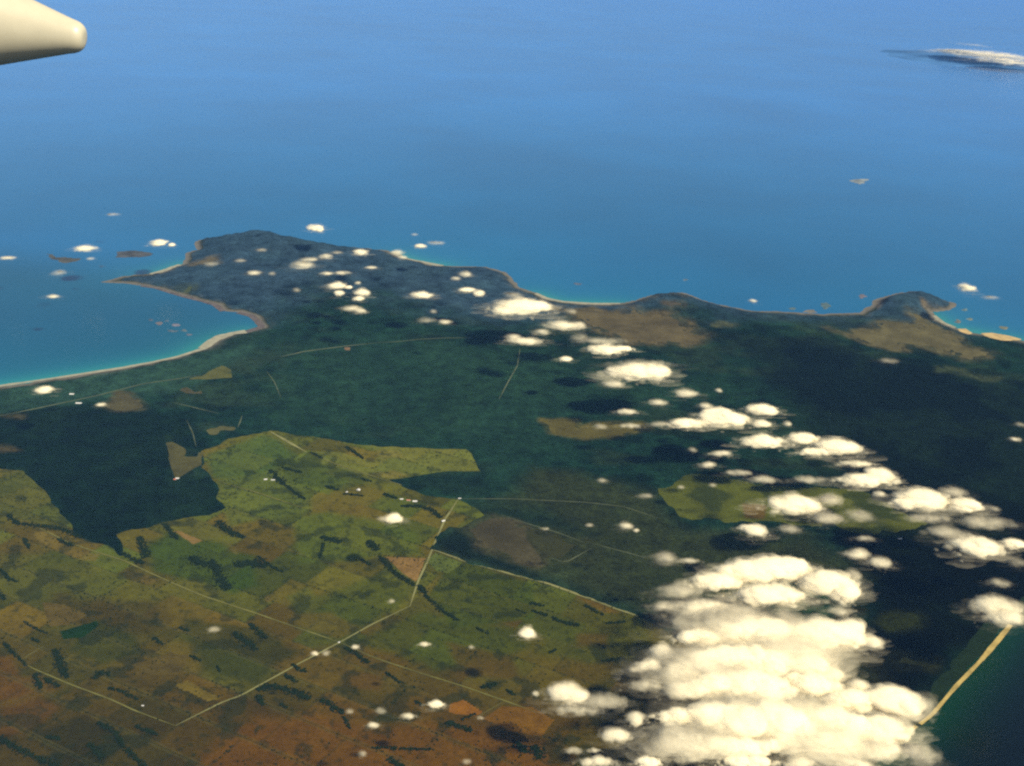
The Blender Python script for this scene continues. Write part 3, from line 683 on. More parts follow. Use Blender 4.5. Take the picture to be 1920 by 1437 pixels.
stands = [
 ([(15, 968), (35, 985), (80, 988), (120, 995), (150, 1010)], 90, 'long dark tree belt curving below the pale hillside paddock at the left edge'),
 ([(110, 1013), (135, 1025)], 70, 'short tree belt beside the bare tan patch at the left'),
 ([(45, 1012), (55, 1030)], 55, 'small tree clump left of the bare tan patch'),
 ([(262, 1010), (268, 1030), (275, 1046)], 100, 'upright dark tree belt below the forest point'),
 ([(228, 1038), (250, 1052), (268, 1058)], 70, 'low tree belt joining the foot of the upright belt'),
 ([(308, 985), (332, 1012)], 80, 'slanting tree belt just left of the orange ploughed strip'),
 ([(362, 1048), (378, 1062), (398, 1056)], 150, 'broad tree clump in the bright green paddock'),
 ([(398, 1058), (408, 1074), (414, 1092), (427, 1106)], 150, 'thick dark tree stand running down from the broad clump'),
 ([(445, 1062), (470, 1056), (495, 1064)], 150, 'spreading tree stand between the thick stand and the centre paddocks'),
 ([(410, 980), (430, 1000), (455, 1010)], 110, 'dark tree belt trailing from the forest corner'),
 ([(482, 1045), (510, 1065), (530, 1075)], 45, 'thin tree line running right from the spreading stand'),
 ([(508, 884), (520, 898), (532, 910)], 95, 'dark tree stand beside the white farm buildings on the north pasture'),
 ([(535, 912), (552, 925), (572, 938)], 55, 'tree line running down from the stand by the white buildings'),
 ([(530, 878), (565, 888)], 60, 'hazy tree belt at the top of the north pasture'),
 ([(606, 1010), (622, 1014), (636, 1018)], 130, 'dark comma-shaped tree clump in the centre pasture'),
 ([(606, 1022), (600, 1048)], 55, 'tail of trees hanging from the comma-shaped clump'),
 ([(692, 1018), (706, 1032)], 140, 'round dark tree stand above the orange triangular paddock'),
 ([(712, 1046), (740, 1076), (775, 1099)], 75, 'dense tree belt along the orange triangular paddock'),
 ([(787, 1101), (796, 1114)], 105, 'dark tree clump where the belt crosses the straight road'),
 ([(798, 1118), (825, 1146), (858, 1165)], 55, 'winding creek-side tree line right of the straight road'),
 ([(678, 1052), (694, 1061)], 65, 'small tree clump left of the orange triangular paddock'),
 ([(722, 929), (742, 936)], 105, 'dark tree clump left of the farm buildings in the north'),
 ([(755, 951), (790, 951), (812, 960), (825, 972)], 85, 'curving tree belt under the northern farm buildings'),
 ([(612, 914), (632, 921)], 70, 'tree clump in the north pasture left of the bare sand scar'),
 ([(645, 928), (680, 932)], 50, 'tree line below the bare sand scar in the north pasture'),
 ([(678, 899), (696, 905)], 55, 'small tree clump on the track through the northern paddocks'),
 ([(650, 840), (668, 852), (680, 862)], 70, 'green tree belt cutting into the pale northern paddock'),
 ([(583, 850), (605, 862)], 45, 'thin tree line beside the end of the pale wide road'),
 ([(995, 1133), (1018, 1138)], 60, 'small flat tree clump, uppermost in the right-hand green paddock'),
 ([(1000, 1148), (1024, 1156)], 65, 'second flat tree clump in the right-hand green paddock'),
 ([(968, 1145), (985, 1152)], 30, 'thin tree line left of the flat clumps'),
 ([(1036, 1161), (1060, 1170), (1083, 1174)], 75, 'long tree belt in the right-hand green paddock'),
 ([(1098, 1138), (1130, 1155)], 50, 'slanting tree belt below the broad road'),
 ([(1140, 1172), (1170, 1168)], 55, 'tree belt near the end of the broad road'),
 ([(0, 1070), (20, 1090), (32, 1093)], 60, 'slanting tree belt at the left edge under the tan hillside'),
 ([(-10, 1108), (8, 1126)], 60, 'tree clump cut by the left edge, below the slanting belt'),
 ([(45, 1168), (70, 1183), (88, 1190)], 28, 'thin dark tree line left of the brown pointed paddock'),
 ([(60, 1200), (72, 1206)], 50, 'small tree clump above the lower left lane'),
 ([(6, 1208), (28, 1230), (50, 1250)], 40, 'tree line leading down to the lower left lane'),
 ([(66, 1268), (76, 1292)], 85, 'dark tree clump hanging below the lower left lane'),
 ([(84, 1276), (110, 1290)], 55, 'tree belt following the lower side of the lower left lane'),
 ([(104, 1222), (110, 1245), (126, 1272)], 90, 'tall dark tree stand above the lower left lane'),
 ([(178, 1274), (190, 1262), (206, 1268)], 70, 'hook-shaped tree clump right of the tall stand'),
 ([(205, 1293), (232, 1300), (258, 1314)], 48, 'dark tree belt ending at the farmyard shed'),
 ([(338, 1180), (352, 1186)], 55, 'small tree clump in the dark green central paddock'),
 ([(288, 1200), (305, 1211)], 48, 'small slanting tree clump left of the central dark paddock'),
 ([(358, 1233), (376, 1241)], 45, 'tree clump at the corner of the reddish brown paddock'),
 ([(440, 1190), (462, 1205), (480, 1220)], 85, 'long dark tree stand above the slanting road'),
 ([(468, 1172), (484, 1186), (498, 1199)], 65, 'tree stand just above and right of the long dark one'),
 ([(408, 1252), (412, 1262)], 40, 'tiny tree clump above the ochre paddock'),
 ([(486, 1296), (510, 1288), (545, 1298), (578, 1312)], 105, 'biggest tree belt, dark, just below the slanting road'),
 ([(484, 1308), (492, 1324)], 80, 'stub of trees under the left end of the biggest belt'),
 ([(604, 1316), (622, 1326), (642, 1340)], 75, 'tree belt continuing the biggest belt to the right'),
 ([(644, 1346), (656, 1368)], 40, 'thin tail of trees at the end of the long belts'),
 ([(548, 1250), (572, 1262)], 65, 'tree clump just below the slanting road near the crossroads'),
 ([(535, 1270), (556, 1281)], 60, 'tree clump between the slanting road and the biggest belt'),
 ([(528, 1324), (538, 1330)], 45, 'pair of bushes in the orange land under the biggest belt'),
 ([(185, 1358), (215, 1375), (228, 1396)], 65, 'dark tree belt at the bottom left, upper half'),
 ([(230, 1400), (250, 1420), (272, 1440)], 60, 'dark tree belt at the bottom left, running off the bottom edge'),
 ([(-5, 1385), (30, 1405), (70, 1425), (112, 1442)], 70, 'long tree belt across the bottom left corner'),
 ([(168, 1398), (180, 1410), (192, 1424)], 75, 'tree clump in the darkest bottom left paddock'),
 ([(88, 1384), (112, 1389)], 55, 'flat tree clump at the top of the darkest bottom left paddock'),
 ([(255, 1364), (295, 1380)], 50, 'tree belt left of the foot of the slanting road'),
 ([(650, 1218), (670, 1230), (690, 1246)], 55, 'tree line right of the crossroads under a wisp of cloud'),
 ([(905, 1292), (928, 1285)], 90, 'dark tree clump above the right-hand lane'),
 ([(952, 1297), (964, 1306)], 50, 'small tree clump above the large orange paddock'),
 ([(840, 1358), (862, 1365), (882, 1373)], 80, 'dark tree clump below the small vivid orange paddock'),
 ([(866, 1352), (890, 1342)], 32, 'thin tree line at the edge of the small vivid orange paddock'),
 ([(780, 1318), (792, 1326)], 50, 'tree clump beside a small white cloud in the brown land'),
 ([(724, 1264), (750, 1282)], 40, 'slanting tree line in the brown land right of the crossroads'),
 ([(730, 1428), (752, 1440)], 100, 'round tree clump on the bottom edge'),
 ([(970, 1398), (984, 1412)], 120, 'big round dark tree stand at the bottom beside the clouds'),
 ([(1003, 1405), (1012, 1422)], 120, 'right-hand half of the big dark pair of stands at the bottom'),
 ([(1030, 1226), (1042, 1221)], 50, 'small tree clump right of the little round cloud'),
 ([(1132, 1242), (1168, 1238)], 65, 'tree belt at the edge of the cloud bank'),
 ([(895, 1180), (915, 1190)], 40, 'faint tree line in the green paddock above the little round cloud'),
 ([(700, 1405), (812, 1409)], 35, 'faint broken tree line crossing the orange land at the bottom'),
]
for l, w, lab in stands:
    stand(l, w, lab)

def lone_trees(n):
    lo = np.array([-9000., 8600.]); hi = np.array([9000., 19500.])
    Q = rng.uniform(lo, hi, (n * 14, 2))
    q1 = Q[:, 0] * cu + Q[:, 1] * su; q2 = -Q[:, 0] * su + Q[:, 1] * cu
    r_ = np.floor(q2 / 620.); q1b = q1 + 900 * _h(r_, r_ * 0, r_ * 0, 5)
    e = np.minimum(np.abs(q1b / 830. - np.round(q1b / 830.)) * 830., np.abs(q2 / 620. - np.round(q2 / 620.)) * 620.)
    cl = fbm(Q[:, 0] / 600, Q[:, 1] / 600, 95, 4)
    p = np.where(e < 22, 1.0, .03) * sstep(.4, .62, cl) + sstep(.6, .72, cl) * .35
    ok_ = (rng.random(len(Q)) < p) & (sdf(Q, FARMG) > 20)
    Q = Q[ok_][:n]; n = len(Q)
    Z = land_top(Q); V0, F0 = ICO1; nv = len(V0)
    rad = rng.uniform(7, 14, n); hh = rng.uniform(9, 17, n)
    V = V0[None] * np.stack([rad, rad, hh * .5], -1)[:, None, :] * (1 + .5 * (rng.random((n, nv, 1)) - .5)) + np.stack([Q[:, 0], Q[:, 1], Z + hh * .45], -1)[:, None, :]
    F = (F0[None] + (np.arange(n) * nv)[:, None, None]).reshape(-1, 3)
    tag(mesh_obj('scattered_trees', V.reshape(-1, 3), F, M_CROWN, smooth=False), 'thousands of small dark trees dotted along fence lines across the farmland', 'trees', kind='stuff')
lone_trees(4200)

# ------------------------------------------------------------------ farm buildings
def shed(px, py, L, W, H, ang, roofm, label, group):
    c = G(px, py); z = float(land_top(c)[0]) + 1.2
    root = bpy.data.objects.new('farm_shed', None); root.location = (c[0], c[1], z); root.rotation_euler = (0, 0, R(ang)); COL.objects.link(root)
    tag(root, label, 'farm building', group)
    a, b = L / 2, W / 2
    V = [(-a, -b, -2), (a, -b, -2), (a, b, -2), (-a, b, -2), (-a, -b, H), (a, -b, H), (a, b, H), (-a, b, H)]
    mesh_obj('wall', V, [[0, 1, 5, 4], [1, 2, 6, 5], [2, 3, 7, 6], [3, 0, 4, 7]], M_WHITE, parent=root, smooth=False)
    e = 1.2; r = H + W * .22
    V = [(-a - e, -b - e, H - .2), (a + e, -b - e, H - .2), (a + e, b + e, H - .2), (-a - e, b + e, H - .2), (-a - e, 0, r), (a + e, 0, r)]
    me = bpy.data.meshes.new('roof'); me.from_pydata(V, [], [(0, 1, 5, 4), (2, 3, 4, 5), (1, 2, 5), (3, 0, 4), (0, 3, 2, 1)]); me.materials.append(roofm)
    o = bpy.data.objects.new('roof', me); o.parent = root; COL.objects.link(o)
gA, gB, gC = 'white sheds on the north pasture', 'pinkish farmyard sheds by the northern trees', 'scattered small farm sheds'
for a in [
 (498, 901, 60, 30, 9, 20, M_TIN, 'brightest white shed, left one on the north pasture', gA), (512, 902, 70, 26, 8, 5, M_TIN, 'longer white shed, right one on the north pasture', gA),
 (753, 938, 60, 28, 8, 10, M_TIN, 'left shed of the row above the curving tree belt', gB), (766, 940, 70, 30, 8, -5, M_RED, 'middle red-roofed shed above the curving tree belt', gB),
 (778, 942, 80, 40, 9, 5, M_TIN, 'right and largest shed above the curving tree belt', gB), (672, 921, 50, 60, 8, 75, M_TIN, 'upright white shed at the bare sand scar', gC),
 (650, 925, 40, 24, 7, 60, M_TIN, 'smaller shed left of the sand scar', gC), (831, 979, 60, 40, 8, 40, M_TIN, 'cream shed beside the top of the straight pale road', gC),
 (333, 899, 60, 40, 9, 0, M_TIN, 'bright white shed at the point of the wedge clearing', gC), (328, 901, 40, 40, 9, 0, M_RED, 'red-roofed shed touching the bright white one', gC),
 (135, 741, 90, 60, 9, 0, M_TIN, 'pale building near the coast road at the left', gC), (148, 758, 120, 60, 9, 0, M_TIN, 'pale long building south of the coast road', gC),
 (268, 1326, 30, 14, 6, 0, M_TIN, 'lone pale shed at the end of the tree belt, lower left', gC), (636, 1207, 32, 22, 6, 40, M_TIN, 'small pale shed at the crossroads', gC),
 (1687, 1013, 70, 24, 8, 0, M_TIN, 'white building in the dark woodland between clouds', gC), (862, 937, 50, 30, 8, 0, M_TIN, 'pale shed at the far end of the straight road', gC)]:
    shed(*a)

# ------------------------------------------------------------------ clouds
def cloud(x, y, w, h, den, label, extra=(), group='fair weather clouds', base_z=1000.):
    lobes = [(x, y, w, h)] + list(extra)
    k_ = 1.3 if group.startswith('bright bank') else 1.35 if den == 3 else 1.05
    lobes = [(a_, b_, c_ * (1.3 if den == 3 else 1.04), d_ * k_) for a_, b_, c_, d_ in lobes]
    VV, FF, DD, nv = [], [], [], 0
    c0 = G(x, y, base_z)
    for (lx, ly, lw, lh) in lobes:
        c = G(lx, ly, base_z)
        rg = math.hypot(*c); sl = math.hypot(rg, ALT - base_z)
        mpp = sl / FPX
        W, Hm = lw * mpp, lh * mpp
        sd_, cd_ = (ALT - base_z) / sl, rg / sl
        T = Hm * .42 / cd_
        D = max(Hm * .6 / sd_, W * .25) if lw < 60 else Hm * .6 / sd_
        a, b = W / 2 * 1.06, D / 2 * 1.25
        T = min(T, 260. if 'broad thin veil' in label else 900.)
        ux = G(lx + lw / 2, ly, base_z) - G(lx - lw / 2, ly, base_z); ux = ux / np.hypot(*ux); uy = np.array([-ux[1], ux[0]])
        s = max(min(a, b), T * .5)
        n1 = int(np.clip(8 * a / s + 6, 10, 40)); n2 = int(n1 * (1.6 if lw > 24 else .8))
        for k, n in ((0, int(n1 * 1.2)), (1, n2), (2, int(n2 * .8)), (3, n2)):
            for _ in range(n):
                th = rng.uniform(0, 2 * math.pi)
                rr_ = math.sqrt(rng.uniform(0, 1)) * .62 if k == 0 else rng.uniform(.5, 1.0) if k == 1 else rng.uniform(.8, 1.4) if k == 2 else rng.uniform(.7, 1.3)
                lx_, ly_ = rr_ * math.cos(th), rr_ * math.sin(th)
                pr = (rng.uniform(.5, .8) if k == 0 else rng.uniform(.22, .45) if k == 1 else rng.uniform(.3, .6) if k == 2 else rng.uniform(.1, .24)) * s * (1 - .3 * rr_)
                cx, cy = (c + ux * lx_ * (a - pr * .5) + uy * ly_ * (b - pr * .5))
                zt = T * (1 - rr_ ** 2) * rng.uniform(.15, .8)
                V0, F0 = (ICO3 if pr / mpp > 9 else ICO2) if pr / mpp > 3 else ICO1
                st2 = (1., 1., .4) if 'broad thin veil' in label else (2.3, 1.0, .45) if k == 2 else (1., 1., 1.)
                sc = np.array(st2) * np.array([pr * rng.uniform(.9, 1.5), pr * rng.uniform(.9, 1.3), min(pr, T * .5 + 30) * rng.uniform(.6, .85)])
                Vn = V0 + 0
                q = V0 * 1.7 + rng.uniform(0, 60, 3)
                dsp = fbm(q[:, 0], q[:, 1], 500, 3, z=q[:, 2])
                Vn = V0 * (.62 + .82 * dsp)[:, None]
                Vn[:, 2] = np.where(Vn[:, 2] < -.45, -.45 + (Vn[:, 2] + .45) * .3, Vn[:, 2])
                Vn = Vn * sc
                al = math.atan2(ux[1], ux[0]); ca, sa = math.cos(al), math.sin(al)
                Vn = np.stack([Vn[:, 0] * ca - Vn[:, 1] * sa + cx, Vn[:, 0] * sa + Vn[:, 1] * ca + cy, Vn[:, 2] + base_z + zt], -1)
                VV.append(Vn); FF.append(F0 + nv); nv += len(V0); DD.append(np.full(len(V0), (1., rng.uniform(.12, .7), rng.uniform(.04, .2), rng.uniform(.06, .4))[k] * (1. if lw > 60 or group.startswith('bright') else .5 if lw < 46 else .7)))
    o = mesh_obj('cloud', np.concatenate(VV), np.concatenate(FF), M_CLOUD[den], loc=(c0[0], c0[1], base_z))
    set_attr(o, 'Dens', np.concatenate(DD))
    tag(o, label, 'cloud', group)
    return o
SEA, PEN, MID, LOW, BANK = 'small clouds over the sea', 'small clouds over the far peninsula', 'string of clouds crossing the forest', 'little clouds over the farmland', 'bright bank of clouds at the lower right'
CL = [
 # x, y, w, h, density, label, group, extra lobes
 (15, 485, 30, 8, 2, 'thin white cloud cut by the left edge, over the sea', SEA), (157, 467, 36, 12, 1, 'small white cloud above the brown tailed island', SEA),
 (296, 457, 30, 14, 1, 'bright small cloud above the oval island', SEA, (322, 461, 14, 7)), (590, 429, 30, 16, 1, 'bright puff alone over the sea beyond the peninsula', SEA, (600, 433, 14, 9)),
 (98, 557, 30, 8, 2, 'thin flat cloud alone over the middle of the bay mouth', SEA), (110, 515, 22, 12, 3, 'faint mauve wisp between the bay and the tailed island', SEA),
 (170, 486, 14, 5, 3, 'faint wisp right of the tailed island', SEA), (787, 463, 22, 9, 1, 'small white cloud just off the far north beach', SEA), (815, 457, 30, 8, 3, 'faint wisp beside the small cloud off the north beach', SEA),
 (213, 403, 20, 5, 3, 'very faint streak out over the left sea', SEA), (777, 441, 12, 5, 3, 'tiny faint wisp off the far north coast', SEA),
 (1813, 543, 28, 17, 1, 'bright round cloud over the sea by the right-hand headland', SEA), (1855, 559, 32, 6, 3, 'faint streak right of the bright round cloud', SEA), (1411, 566, 17, 9, 2, 'small white puff just off the straight far coast', SEA),
 (1842, 104, 110, 18, 1, 'long white cloud lying over the far-off island', SEA, (1890, 117, 70, 14), (1790, 98, 50, 8)), (1824, 86, 26, 8, 2, 'small white cloud above the long one at the upper right', SEA),
 (83, 733, 30, 15, 1, 'white cloud standing just inland of the long beach', SEA), (190, 760, 26, 8, 2, 'faint white cloud left of the brown heath patch', SEA),
 (475, 513, 28, 11, 2, 'small cloud on the left of the peninsula', PEN), (396, 497, 22, 9, 3, 'faint cloud over the tan patch near the headland', PEN), (510, 515, 12, 8, 3, 'tiny wisp between two peninsula clouds', PEN),
 (450, 490, 18, 7, 3, 'faint wisp near the top of the peninsula', PEN), (490, 470, 20, 6, 3, 'faintest wisp at the very top of the peninsula', PEN), (556, 545, 14, 8, 3, 'tiny wisp in the middle of the peninsula', PEN),
 (565, 499, 42, 18, 2, 'ragged cloud with a tail on the peninsula', PEN, (580, 488, 30, 12)), (611, 483, 28, 13, 2, 'small oval cloud beside the ragged one', PEN), (631, 475, 20, 6, 3, 'thin wisp above the small oval cloud', PEN),
 (676, 475, 28, 13, 1, 'bright small cloud at the top of the peninsula', PEN), (695, 503, 26, 8, 2, 'thin cloud below the bright top one', PEN), (612, 514, 26, 9, 2, 'left of two flat clouds in a row on the peninsula', PEN),
 (642, 513, 36, 9, 2, 'right of two flat clouds in a row on the peninsula', PEN), (630, 538, 34, 16, 1, 'tall bright cloud with a lower lobe, left of a pair', PEN, (636, 553, 20, 14), (652, 540, 16, 6)),
 (671, 533, 13, 9, 2, 'small puff above the right cloud of the pair', PEN), (678, 550, 30, 17, 1, 'rounded bright cloud, right of the pair', PEN, (672, 562, 22, 10)), (658, 580, 44, 13, 2, 'flat cloud below the bright pair', PEN, (675, 586, 26, 11)),
 (790, 555, 42, 15, 1, 'white cloud alone in the middle of the forest plain', PEN), (745, 476, 26, 14, 2, 'ragged cloud over the north beach', PEN, (755, 485, 18, 10)), (872, 516, 26, 15, 2, 'upper cloud of a stacked pair at the north coast', PEN, (854, 524, 20, 9)),
 (876, 545, 34, 11, 1, 'lower cloud of a stacked pair, hooked to the right', PEN, (896, 553, 22, 14)), (832, 605, 30, 10, 2, 'right part of a flat low cloud below the lone white one', PEN), (799, 602, 34, 10, 3, 'left, fainter part of the flat low cloud', PEN), (812, 586, 14, 8, 3, 'tiny wisp above the flat low cloud', PEN),
 (975, 579, 108, 32, 1, 'large bright cloud, uppermost of the string', MID, (950, 586, 50, 20), (1000, 576, 60, 26)), (1050, 613, 70, 22, 2, 'soft arched cloud right below the uppermost large one', MID, (1014, 625, 30, 14), (1085, 615, 26, 20)),
 (985, 641, 80, 16, 2, 'long thin cloud left of the arched one', MID, (962, 634, 30, 14)), (1086, 638, 30, 20, 3, 'faint veil right of the arched cloud', MID), (1136, 658, 60, 22, 1, 'bright oval cloud with a tail to the right', MID, (1165, 656, 50, 12)),
 (1130, 641, 70, 13, 3, 'thin veil over the bright oval cloud', MID), (1059, 675, 30, 11, 1, 'small separate white cloud in the gap of the string', MID),
 (1195, 703, 110, 34, 1, 'broad lumpy cloud in the middle of the string', MID, (1225, 700, 60, 30), (1160, 700, 50, 22)), (1148, 722, 44, 18, 2, 'grey left foot of the broad lumpy cloud', MID), (1200, 685, 110, 14, 3, 'thin broken veil on top of the broad lumpy cloud', MID),
 (1284, 740, 48, 20, 2, 'soft cloud right of and below the broad lumpy one', MID), (1232, 757, 40, 15, 2, 'small oval cloud beside the soft one', MID), (1176, 774, 56, 12, 2, 'flat thin cloud at the left of the string', MID), (1347, 734, 14, 9, 2, 'tiny lone puff right of the string', MID),
 (1324, 763, 28, 14, 2, 'small puff above the wide bright cloud', MID), (1350, 790, 110, 34, 1, 'wide bright cloud with a domed top', MID, (1290, 797, 80, 18), (1345, 780, 60, 26)), (1430, 771, 62, 22, 1, 'white cloud above and right of the wide one', MID),
 (1428, 797, 34, 18, 1, 'small round cloud right of the wide one', MID), (1476, 797, 18, 14, 2, 'tiny puff right of the small round cloud', MID), (1432, 831, 92, 26, 1, 'long white cloud, left member of the touching row', MID), (1505, 824, 70, 20, 1, 'middle member of the touching row of white clouds', MID),
 (1568, 842, 90, 32, 1, 'brightest, right member of the touching row', MID, (1530, 850, 70, 14)), (1604, 872, 76, 14, 2, 'thin flat cloud under the brightest of the row', MID), (1625, 904, 120, 24, 1, 'white cloud with a pointed peak', MID, (1650, 892, 50, 26)),
 (1352, 853, 48, 13, 2, 'thin slanting cloud below the wide bright one', MID), (1298, 846, 16, 10, 3, 'tiny wisp left of the slanting cloud', MID), (1328, 874, 44, 14, 2, 'small flat cloud over the top of the right-hand farmland', MID),
 (1383, 889, 50, 11, 3, 'thin wisp right of the small flat cloud', MID), (1430, 902, 56, 13, 3, 'faint grey cloud left in a row over the farmland', MID), (1515, 902, 60, 13, 3, 'faint grey cloud right in a row over the farmland', MID), (1277, 915, 18, 7, 3, 'tiny wisp over the left corner of the right-hand farmland', MID), (1335, 911, 14, 8, 3, 'tiny wisp in the right-hand farmland', MID),
 (1130, 903, 22, 8, 3, 'faint wisp over the dark forest left of the farmland', MID), (1210, 932, 34, 9, 3, 'faint wisp at the forest edge', MID), (1125, 802, 28, 10, 3, 'thin wisp over the brown clearing', MID), (1180, 800, 50, 9, 3, 'faint streak right over the brown clearing', MID), (1235, 797, 40, 10, 3, 'thin veil joining the clearing to the wide cloud', MID),
 (1480, 949, 104, 38, 1, 'bright oval cloud over the right-hand farmland', MID, (1515, 955, 36, 28)), (1556, 942, 50, 22, 3, 'thin cloud right of the bright oval one', MID), (1548, 976, 60, 20, 3, 'grey wisp below right of the bright oval one', MID), (1606, 970, 46, 22, 3, 'second grey wisp below right of the bright oval one', MID), (1648, 929, 30, 13, 2, 'small cloud left of the domed white one', MID),
 (1728, 941, 96, 40, 1, 'domed white cloud at the right of the string', MID, (1700, 946, 60, 22)), (1805, 950, 70, 26, 1, 'white cloud touching the domed one on its right', MID), (1785, 925, 50, 16, 3, 'veil above the domed cloud', MID), (1845, 984, 90, 22, 3, 'thin ragged cloud at the right under the domed one', MID),
 (1740, 975, 80, 16, 3, 'thin veil under the domed cloud', MID), (1865, 957, 18, 8, 3, 'tiny wisp at the right of the string', MID), (1775, 1003, 70, 22, 3, 'grey veil above the flat-topped cloud', MID), (1416, 1000, 44, 28, 1, 'small pear-shaped white cloud', MID, (1400, 992, 40, 14)), (1477, 995, 40, 15, 3, 'thin streak right of the pear-shaped cloud', MID),
 (1606, 1042, 46, 22, 2, 'upper left cloud of a slanting pair', MID), (1648, 1058, 52, 22, 2, 'lower right cloud of a slanting pair', MID), (1825, 1030, 96, 38, 1, 'flat-topped white cloud near the right edge', MID), (1898, 1023, 50, 20, 1, 'white cloud cut by the right edge', MID),
 (1872, 1095, 36, 14, 3, 'faint wisp over the black woodland', MID), (1905, 1057, 30, 14, 3, 'faint wisp at the right edge', MID), (1870, 1142, 110, 36, 2, 'soft cloud where the golden beach leaves the picture', MID, (1885, 1163, 80, 30)), (1903, 825, 24, 9, 2, 'small puff at the right edge over the dark forest', MID), (1912, 798, 18, 8, 3, 'faint puff above the small right-edge one', MID), (1665, 678, 34, 9, 3, 'faint wisp below the tan heath at the right', MID),
 (1070, 585, 20, 10, 3, 'faint wisp right of the uppermost large cloud', MID), (960, 555, 34, 12, 3, 'thin haze above the uppermost large cloud', MID),
 (738, 974, 34, 20, 1, 'small white cloud over the green centre pasture', LOW), (716, 976, 18, 12, 3, 'faint wisp left of the green pasture cloud', LOW), (987, 1190, 32, 24, 1, 'little round bright cloud over the green paddock', LOW), (816, 1323, 38, 17, 1, 'brightest little cloud in the brown land', LOW),
 (700, 1362, 28, 15, 2, 'slanting little cloud left of the brightest one', LOW), (764, 1345, 34, 15, 2, 'soft double puff beside the brightest one', LOW), (713, 1335, 18, 14, 3, 'faint puff above the slanting little cloud', LOW), (655, 1336, 14, 10, 3, 'tiny faint puff at the end of the tree belt', LOW),
 (797, 1210, 32, 11, 2, 'thin wisp over the green paddock right of the crossroads', LOW), (667, 1215, 20, 12, 2, 'small puff just right of the crossroads', LOW), (590, 1227, 20, 10, 2, 'small puff on the slanting road', LOW), (612, 1226, 16, 10, 3, 'faint puff between the crossroads and its left neighbour', LOW),
 (884, 1215, 14, 8, 3, 'very faint wisp in the green paddock', LOW), (733, 1129, 14, 9, 3, 'faint puff left of the bend in the straight road', LOW), (400, 1183, 22, 12, 3, 'faint pale wisp over the dark green paddocks', LOW), (679, 1417, 16, 12, 3, 'faint puff near the bottom edge', LOW), (875, 1430, 18, 10, 3, 'faint puff on the bottom edge', LOW), (900, 1348, 16, 8, 3, 'tiny wisp at the vivid orange paddock', LOW),
 (1172, 988, 30, 16, 2, 'small slanting cloud over the olive woodland', LOW, (1192, 996, 14, 8)), (1105, 987, 16, 8, 3, 'tiny wisp left of the small slanting cloud', LOW), (1245, 1050, 46, 22, 3, 'thin grey cloud over the olive woodland', LOW), (1290, 1054, 50, 10, 3, 'faint streak right of the thin grey cloud', LOW), (1020, 993, 20, 6, 3, 'faint streak above the burnt woodland', LOW), (1620, 1012, 40, 10, 3, 'faint veil over the right-hand farmland', LOW),
 (1062, 1306, 72, 36, 2, 'soft fluffy cloud left of the bank', BANK, (1044, 1302, 38, 26), (1085, 1312, 34, 28)), (1003, 1303, 12, 14, 3, 'tiny wisp left of the fluffy cloud', BANK), (1130, 1322, 90, 30, 3, 'thin grey veil right of the fluffy cloud', BANK), (1075, 1336, 90, 18, 3, 'thin streak under the fluffy cloud', BANK), (1155, 1384, 62, 26, 2, 'small soft cloud near the bottom of the bank', BANK), (1188, 1352, 34, 26, 2, 'upright soft puff at the left of the bank', BANK),
 (1118, 1432, 80, 18, 2, 'low cloud on the bottom edge left of the bank', BANK), (1215, 1433, 50, 18, 1, 'round cloud on the bottom edge at the foot of the bank', BANK), (1075, 1410, 34, 14, 3, 'faint wisp at the bottom left of the bank', BANK), (1112, 1409, 26, 9, 3, 'faint short wisp above the bottom edge', BANK),
 (1390, 1180, 260, 80, 2, 'broad thin veil joining the upper rows of the bank', BANK, (1330, 1260, 260, 90), (1500, 1230, 180, 100)), (1440, 1345, 340, 90, 2, 'broad thin veil joining the lower rows of the bank', BANK, (1560, 1400, 260, 80), (1300, 1400, 240, 70)),
 (1440, 1072, 170, 40, 1, 'uppermost rounded crest of the bank', BANK, (1400, 1078, 120, 34), (1470, 1066, 90, 28)), (1340, 1095, 100, 28, 1, 'left shoulder of the top crest', BANK), (1440, 1122, 130, 36, 1, 'bright flat oval in front of the top crest', BANK), (1548, 1100, 110, 42, 1, 'right lobe of the top crest with a shaded foot', BANK, (1580, 1118, 50, 36)),
 (1275, 1115, 90, 30, 3, 'grey ragged edge left of the top crest', BANK), (1310, 1145, 120, 30, 2, 'thin grey cloud left under the bright flat oval', BANK), (1250, 1140, 60, 20, 3, 'outermost grey wisp left of the top crest', BANK), (1575, 1150, 50, 18, 3, 'thin grey wisp under the right lobe', BANK), (1600, 1085, 24, 26, 3, 'faint edge at the far right of the top crest', BANK), (1380, 1165, 110, 16, 3, 'grey strip between the first and second crest', BANK),
 (1420, 1192, 190, 40, 1, 'second crest of the bank, bright left half', BANK, (1440, 1182, 90, 26)), (1540, 1196, 140, 46, 1, 'second crest of the bank, right half', BANK, (1590, 1196, 60, 46)), (1632, 1208, 44, 22, 2, 'pointed right tail of the second crest', BANK), (1310, 1200, 100, 24, 1, 'soft left tail of the second crest', BANK),
 (1390, 1240, 180, 44, 1, 'bright mass just under the second crest', BANK, (1330, 1244, 90, 34), (1440, 1250, 70, 40)), (1240, 1228, 44, 26, 2, 'ragged small puff at the left of the bank', BANK), (1215, 1252, 60, 22, 2, 'ragged low puff at the far left of the bank', BANK), (1275, 1262, 80, 26, 2, 'soft puff between the left puffs and the bright mass', BANK), (1190, 1258, 30, 12, 3, 'faint wisp at the far left of the bank', BANK),
 (1520, 1256, 76, 30, 1, 'separate bright oval in the right hollow of the bank', BANK), (1478, 1235, 40, 26, 3, 'pinkish thin gap cloud left of the separate oval', BANK), (1555, 1270, 70, 24, 2, 'soft slope right of the separate oval', BANK),
